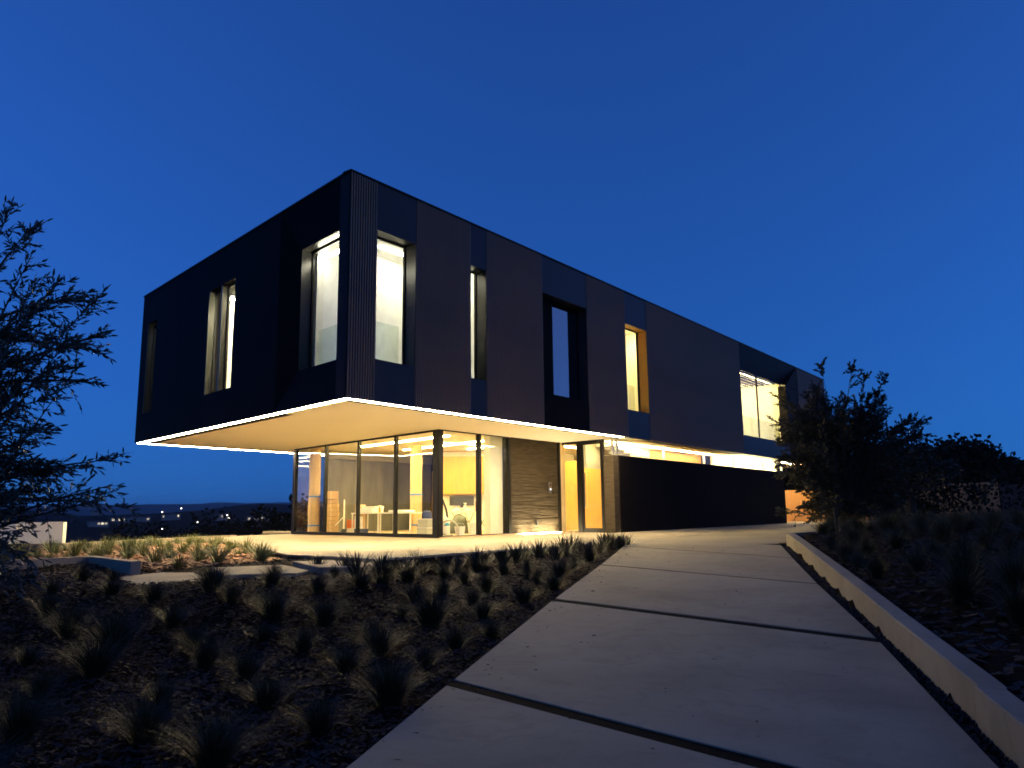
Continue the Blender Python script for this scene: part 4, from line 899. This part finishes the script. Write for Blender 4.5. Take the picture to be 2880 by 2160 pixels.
def blob_tree(name, x, y, w_, h, label, seed, z0=None, n=900, group='dark trees beyond the fence', lf=.42, cat='tree'):
    r = random.Random(seed); z0 = gz(x, y) if z0 is None else z0; root = empty(name, (x, y, z0), label=label, cat=cat, group=group)
    MB().tube([(x, y, z0 - .2), (x + .1, y, z0 + h * .5), (x, y, z0 + h * .75)], [.25, .16, .05], 7).build('trunk', BARK, root)
    V = []; F = []; cl = [(r.gauss(0, .33) * w_, r.gauss(0, .33) * w_, h * r.uniform(.35, .92)) for _ in range(16)]
    for k in range(n):
        c = cl[k % 16]; q = Vector((r.gauss(0, 1), r.gauss(0, 1), r.gauss(0, .8))).normalized() * r.uniform(.5, 1) * w_ * .26
        p = Vector((x + c[0], y + c[1], z0 + c[2])) + q; d = Vector((r.uniform(-1, 1), r.uniform(-1, 1), r.uniform(-1, 1))); leaves(V, F, p, d, lf * r.uniform(.5, 1.3), lf * .3, r)
    me = bpy.data.meshes.new('crown'); me.from_pydata(V, [], [tuple(dict.fromkeys(f)) for f in F]); me.materials.append(FARL); c = bpy.data.objects.new('crown', me); COL.objects.link(c); setparent(c, root)
for i, (x, w_, h, lab) in enumerate(((20.5, 5, 3.2, 'low dark tree beyond the cedar fence, right after the shrub'), (24.5, 5, 3.3, 'dark tree beyond the middle of the cedar fence'), (28.0, 5, 3.1, 'squat dark tree left of the big round crown'), (33.5, 7.5, 4.6, 'big round dark tree crown against the sky at right'), (38.2, 6, 3.6, 'dark tree right of the big round crown'), (42.5, 6, 3.9, 'dark tree at the right edge of the picture'))):
    blob_tree('background_tree', x, 60, w_, h, lab, 40 + i, z0=.3, n=9000)
blob_tree('hillside_tree', -15.0, 52, 3.2, 5.0, 'small dark tree rising past the terrace beside the glass room', 61, z0=-3.4, n=1000, group=None)
for i, (x, y, w_, h) in enumerate(((-24, 62, 7, 5), (-30, 66, 9, 6), (-20, 60, 6, 4.6))): blob_tree('hillside_bush', x, y, w_, h, ('leftmost', 'tallest', 'rightmost')[i] + ' dark bush mass on the slope below the terrace', 70 + i, z0=-h - .9 + (.6 if i == 1 else 0), n=6000, group='bushes below the terrace')
for i, (x, y, w_, h, lab) in enumerate(((12.3, 24.6, 2.4, 2.1, 'tall dark shrub just right of the leafy shrub'), (14.6, 29.5, 2.6, 1.0, 'low dark shrub left of the middle of the cedar fence'), (22.6, 31, 2.4, .6, 'rightmost low dark shrub at the edge of the picture'), (15.5, 22, 3.0, 1.1, 'low dark shrub in the right bed nearest the picture edge'))):
    blob_tree('dark_shrub', x, y, w_, h, lab, 90 + i, n=2600, group='dark shrubs in the right bed', lf=.13, cat='shrub')
# cedar fence
def fence(name, p0, p1, h0, h1, label, m, bw=.14):
    p0, p1 = Vector(p0), Vector(p1); L = (p1 - p0).length; n = int(L / bw); d = (p1 - p0) / L; ang = math.atan2(d.y, d.x); z0 = 0
    root = empty(name, (p0.x, p0.y, 0), label=label, cat='fence')
    me = MB().box((0, 0, 0), bw - .008, .022, 1, 0).mesh('board'); me.materials.append(m)
    for i in range(n):
        q = p0 + d * (i + .5) * bw; o = bpy.data.objects.new('board', me); COL.objects.link(o); o.parent = root; o.matrix_parent_inverse = Matrix.Translation(-root.location)
        o.location = (q.x + random.uniform(-.003, .003), q.y + random.uniform(-.004, .004), -.1); o.rotation_euler = (0, 0, ang); o.scale = (1, 1, h0 + (h1 - h0) * i / n + .1)
    for k in range(int(L / 2.4) + 1):
        q = p0 + d * min(k * 2.4, L); MB().box((q.x, q.y + .08, -.1), .09, .09, h0 + (h1 - h0) * k * 2.4 / L + .1, ang).build('post', m, root)
    MB().prism([tuple(p0 + Vector((0, .03))), tuple(p1 + Vector((0, .03))), tuple(p1 + Vector((0, .07))), tuple(p0 + Vector((0, .07)))], [.4] * 4, [.5] * 4).build('rail', m, root)
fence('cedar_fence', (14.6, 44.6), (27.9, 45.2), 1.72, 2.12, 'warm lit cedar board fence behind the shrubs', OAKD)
fence('dark_fence', (29.2, 47), (40, 48), 2.0, 2.0, 'unlit dark board fence at the far right edge', mat('unlit_timber', (.06, .04, .03), .8), .3)  # this fence gets no lamp light; its dimness is put into the timber colour
# slim garden stakes
for i, (x, y, h, lab) in enumerate(((5.66, 13.9, .62, 'slim black path light stake just behind the kerb wall corner'), (6.7, 9.9, .75, 'slim black stake in the dark bed at lower right'))):
    z0 = gz(x, y); st = empty('path_light', (x, y, z0), label=lab, cat='path light'); mb = MB(); mb.tube([(x + .03, y, z0 - .1), (x, y, z0 + h)], .022, 8); mb.build('stake', BLACKM, st); mb = MB(); mb.tube([(x, y, z0 + h), (x - .003, y, z0 + h + .05)], .03, 8); mb.build('cap', BLACKM, st)

# ------------------------------------------------------------------ far hillside lights
def on_terrain(az, el):
    dx, dy = math.sin(rad(az)), math.cos(rad(az)); best = None
    for r in np.geomspace(120, 1050, 160):
        e_ = math.degrees(math.atan2(gz(dx * r, dy * r) - CAMZ, r))
        if e_ >= el: return dx * r, dy * r
        if best is None or e_ > best[0]: best = (e_, dx * r, dy * r)
    return best[1], best[2]
LT_ = [(-27.91, 0.1), (-27.74, -0.58), (-26.42, -0.49), (-25.27, -0.46), (-24.02, -0.13), (-23.68, -0.35), (-23.2, -0.33), (-22.86, 0.11), (-21.79, -0.92), (-23.95, -1.24), (-19.94, -0.43), (-19.84, -0.74), (-17.42, -0.58), (-17.31, -0.37), (-16.89, -0.32), (-16.1, -0.46), (-15.6, -0.49), (-16.63, -0.33), (-18.29, -0.45), (-17.87, -0.41), (-20.32, -0.23)]
HW = mat('far_house_wall', (.25, .22, .18), .9); HR = mat('far_house_roof', (.08, .06, .05), .9)
LTW = emit('far_window', (1.0, .86, .62), 1.1); LTS = emit('far_lamp', (1.0, .93, .80), 12); LTD = emit('far_window_dim', (1.0, .88, .7), .5)
for i, (az, el) in enumerate(LT_):
    x, y = on_terrain(az, el); r = math.hypot(x, y); z0 = gz(x, y); k = r / 700; lamp = i in (7, 8, 9, 10, 11, 12, 15, 16, 4)
    where = ORD[sorted(LT_).index((az, el))]
    if lamp:
        o = empty('hillside_lamp', (x, y, z0), label='bright white lamp, %s of the lights on the far hillside' % where, cat='lamp', group='hillside lamps')
        MB().tube([(x, y, z0 - .5), (x, y, z0 + 4 * k)], .12 * k, 5).build('pole', BLACKM, o); MB().lathe((x, y, z0 + 4 * k), [(.05, 0), (.6 * k, .4 * k), (.05, .8 * k)], 8).build('lamp_head', LTS, o)
    else:
        o = empty('distant_house', (x, y, z0), label='small house with lit windows, %s of the lights on the far hillside' % where, cat='house', group='distant houses')
        ang = rad(-az) + random.uniform(-.3, .3); w_ = (14 if i in (1, 2, 3) else 8) * k
        MB().box((x, y, z0 - 2), w_, 6 * k, 2 + 3.2 * k, ang).build('wall', HW, o); MB().box((x, y, z0 + 3.2 * k), w_ * 1.08, 7 * k, .7 * k, ang).build('roof', HR, o)
        u = Vector((math.cos(ang), math.sin(ang))); v = Vector((u.y, -u.x))
        for q in range(5 if w_ > 10 * k else 3):
            if random.random() < .4: continue
            c = Vector((x, y)) + u * w_ * ((q + .5) / (5 if w_ > 10 * k else 3) - .5) * .9 + v * 3.05 * k
            MB().box((c.x, c.y, z0 + .9 * k), w_ * .13, .12, 1.5 * k, ang).build('window', LTW if q % 2 == i % 2 else LTD, o)
# ------------------------------------------------------------------ air
hz = MB(); hz.prism([(-9500, -9500), (9500, -9500), (9500, 9500), (-9500, 9500)], -200, 130)
hm = bpy.data.materials.new('haze_air'); hm.use_nodes = True; hn = hm.node_tree; hn.nodes.clear(); pv = hn.nodes.new('ShaderNodeVolumePrincipled'); pv.inputs['Color'].default_value = (.75, .82, .92, 1); pv.inputs['Density'].default_value = .00010; pv.inputs['Anisotropy'].default_value = .2
ho = hn.nodes.new('ShaderNodeOutputMaterial'); hn.links.new(pv.outputs[0], ho.inputs['Volume'])
hz.build('haze', hm, None, kind='stuff')
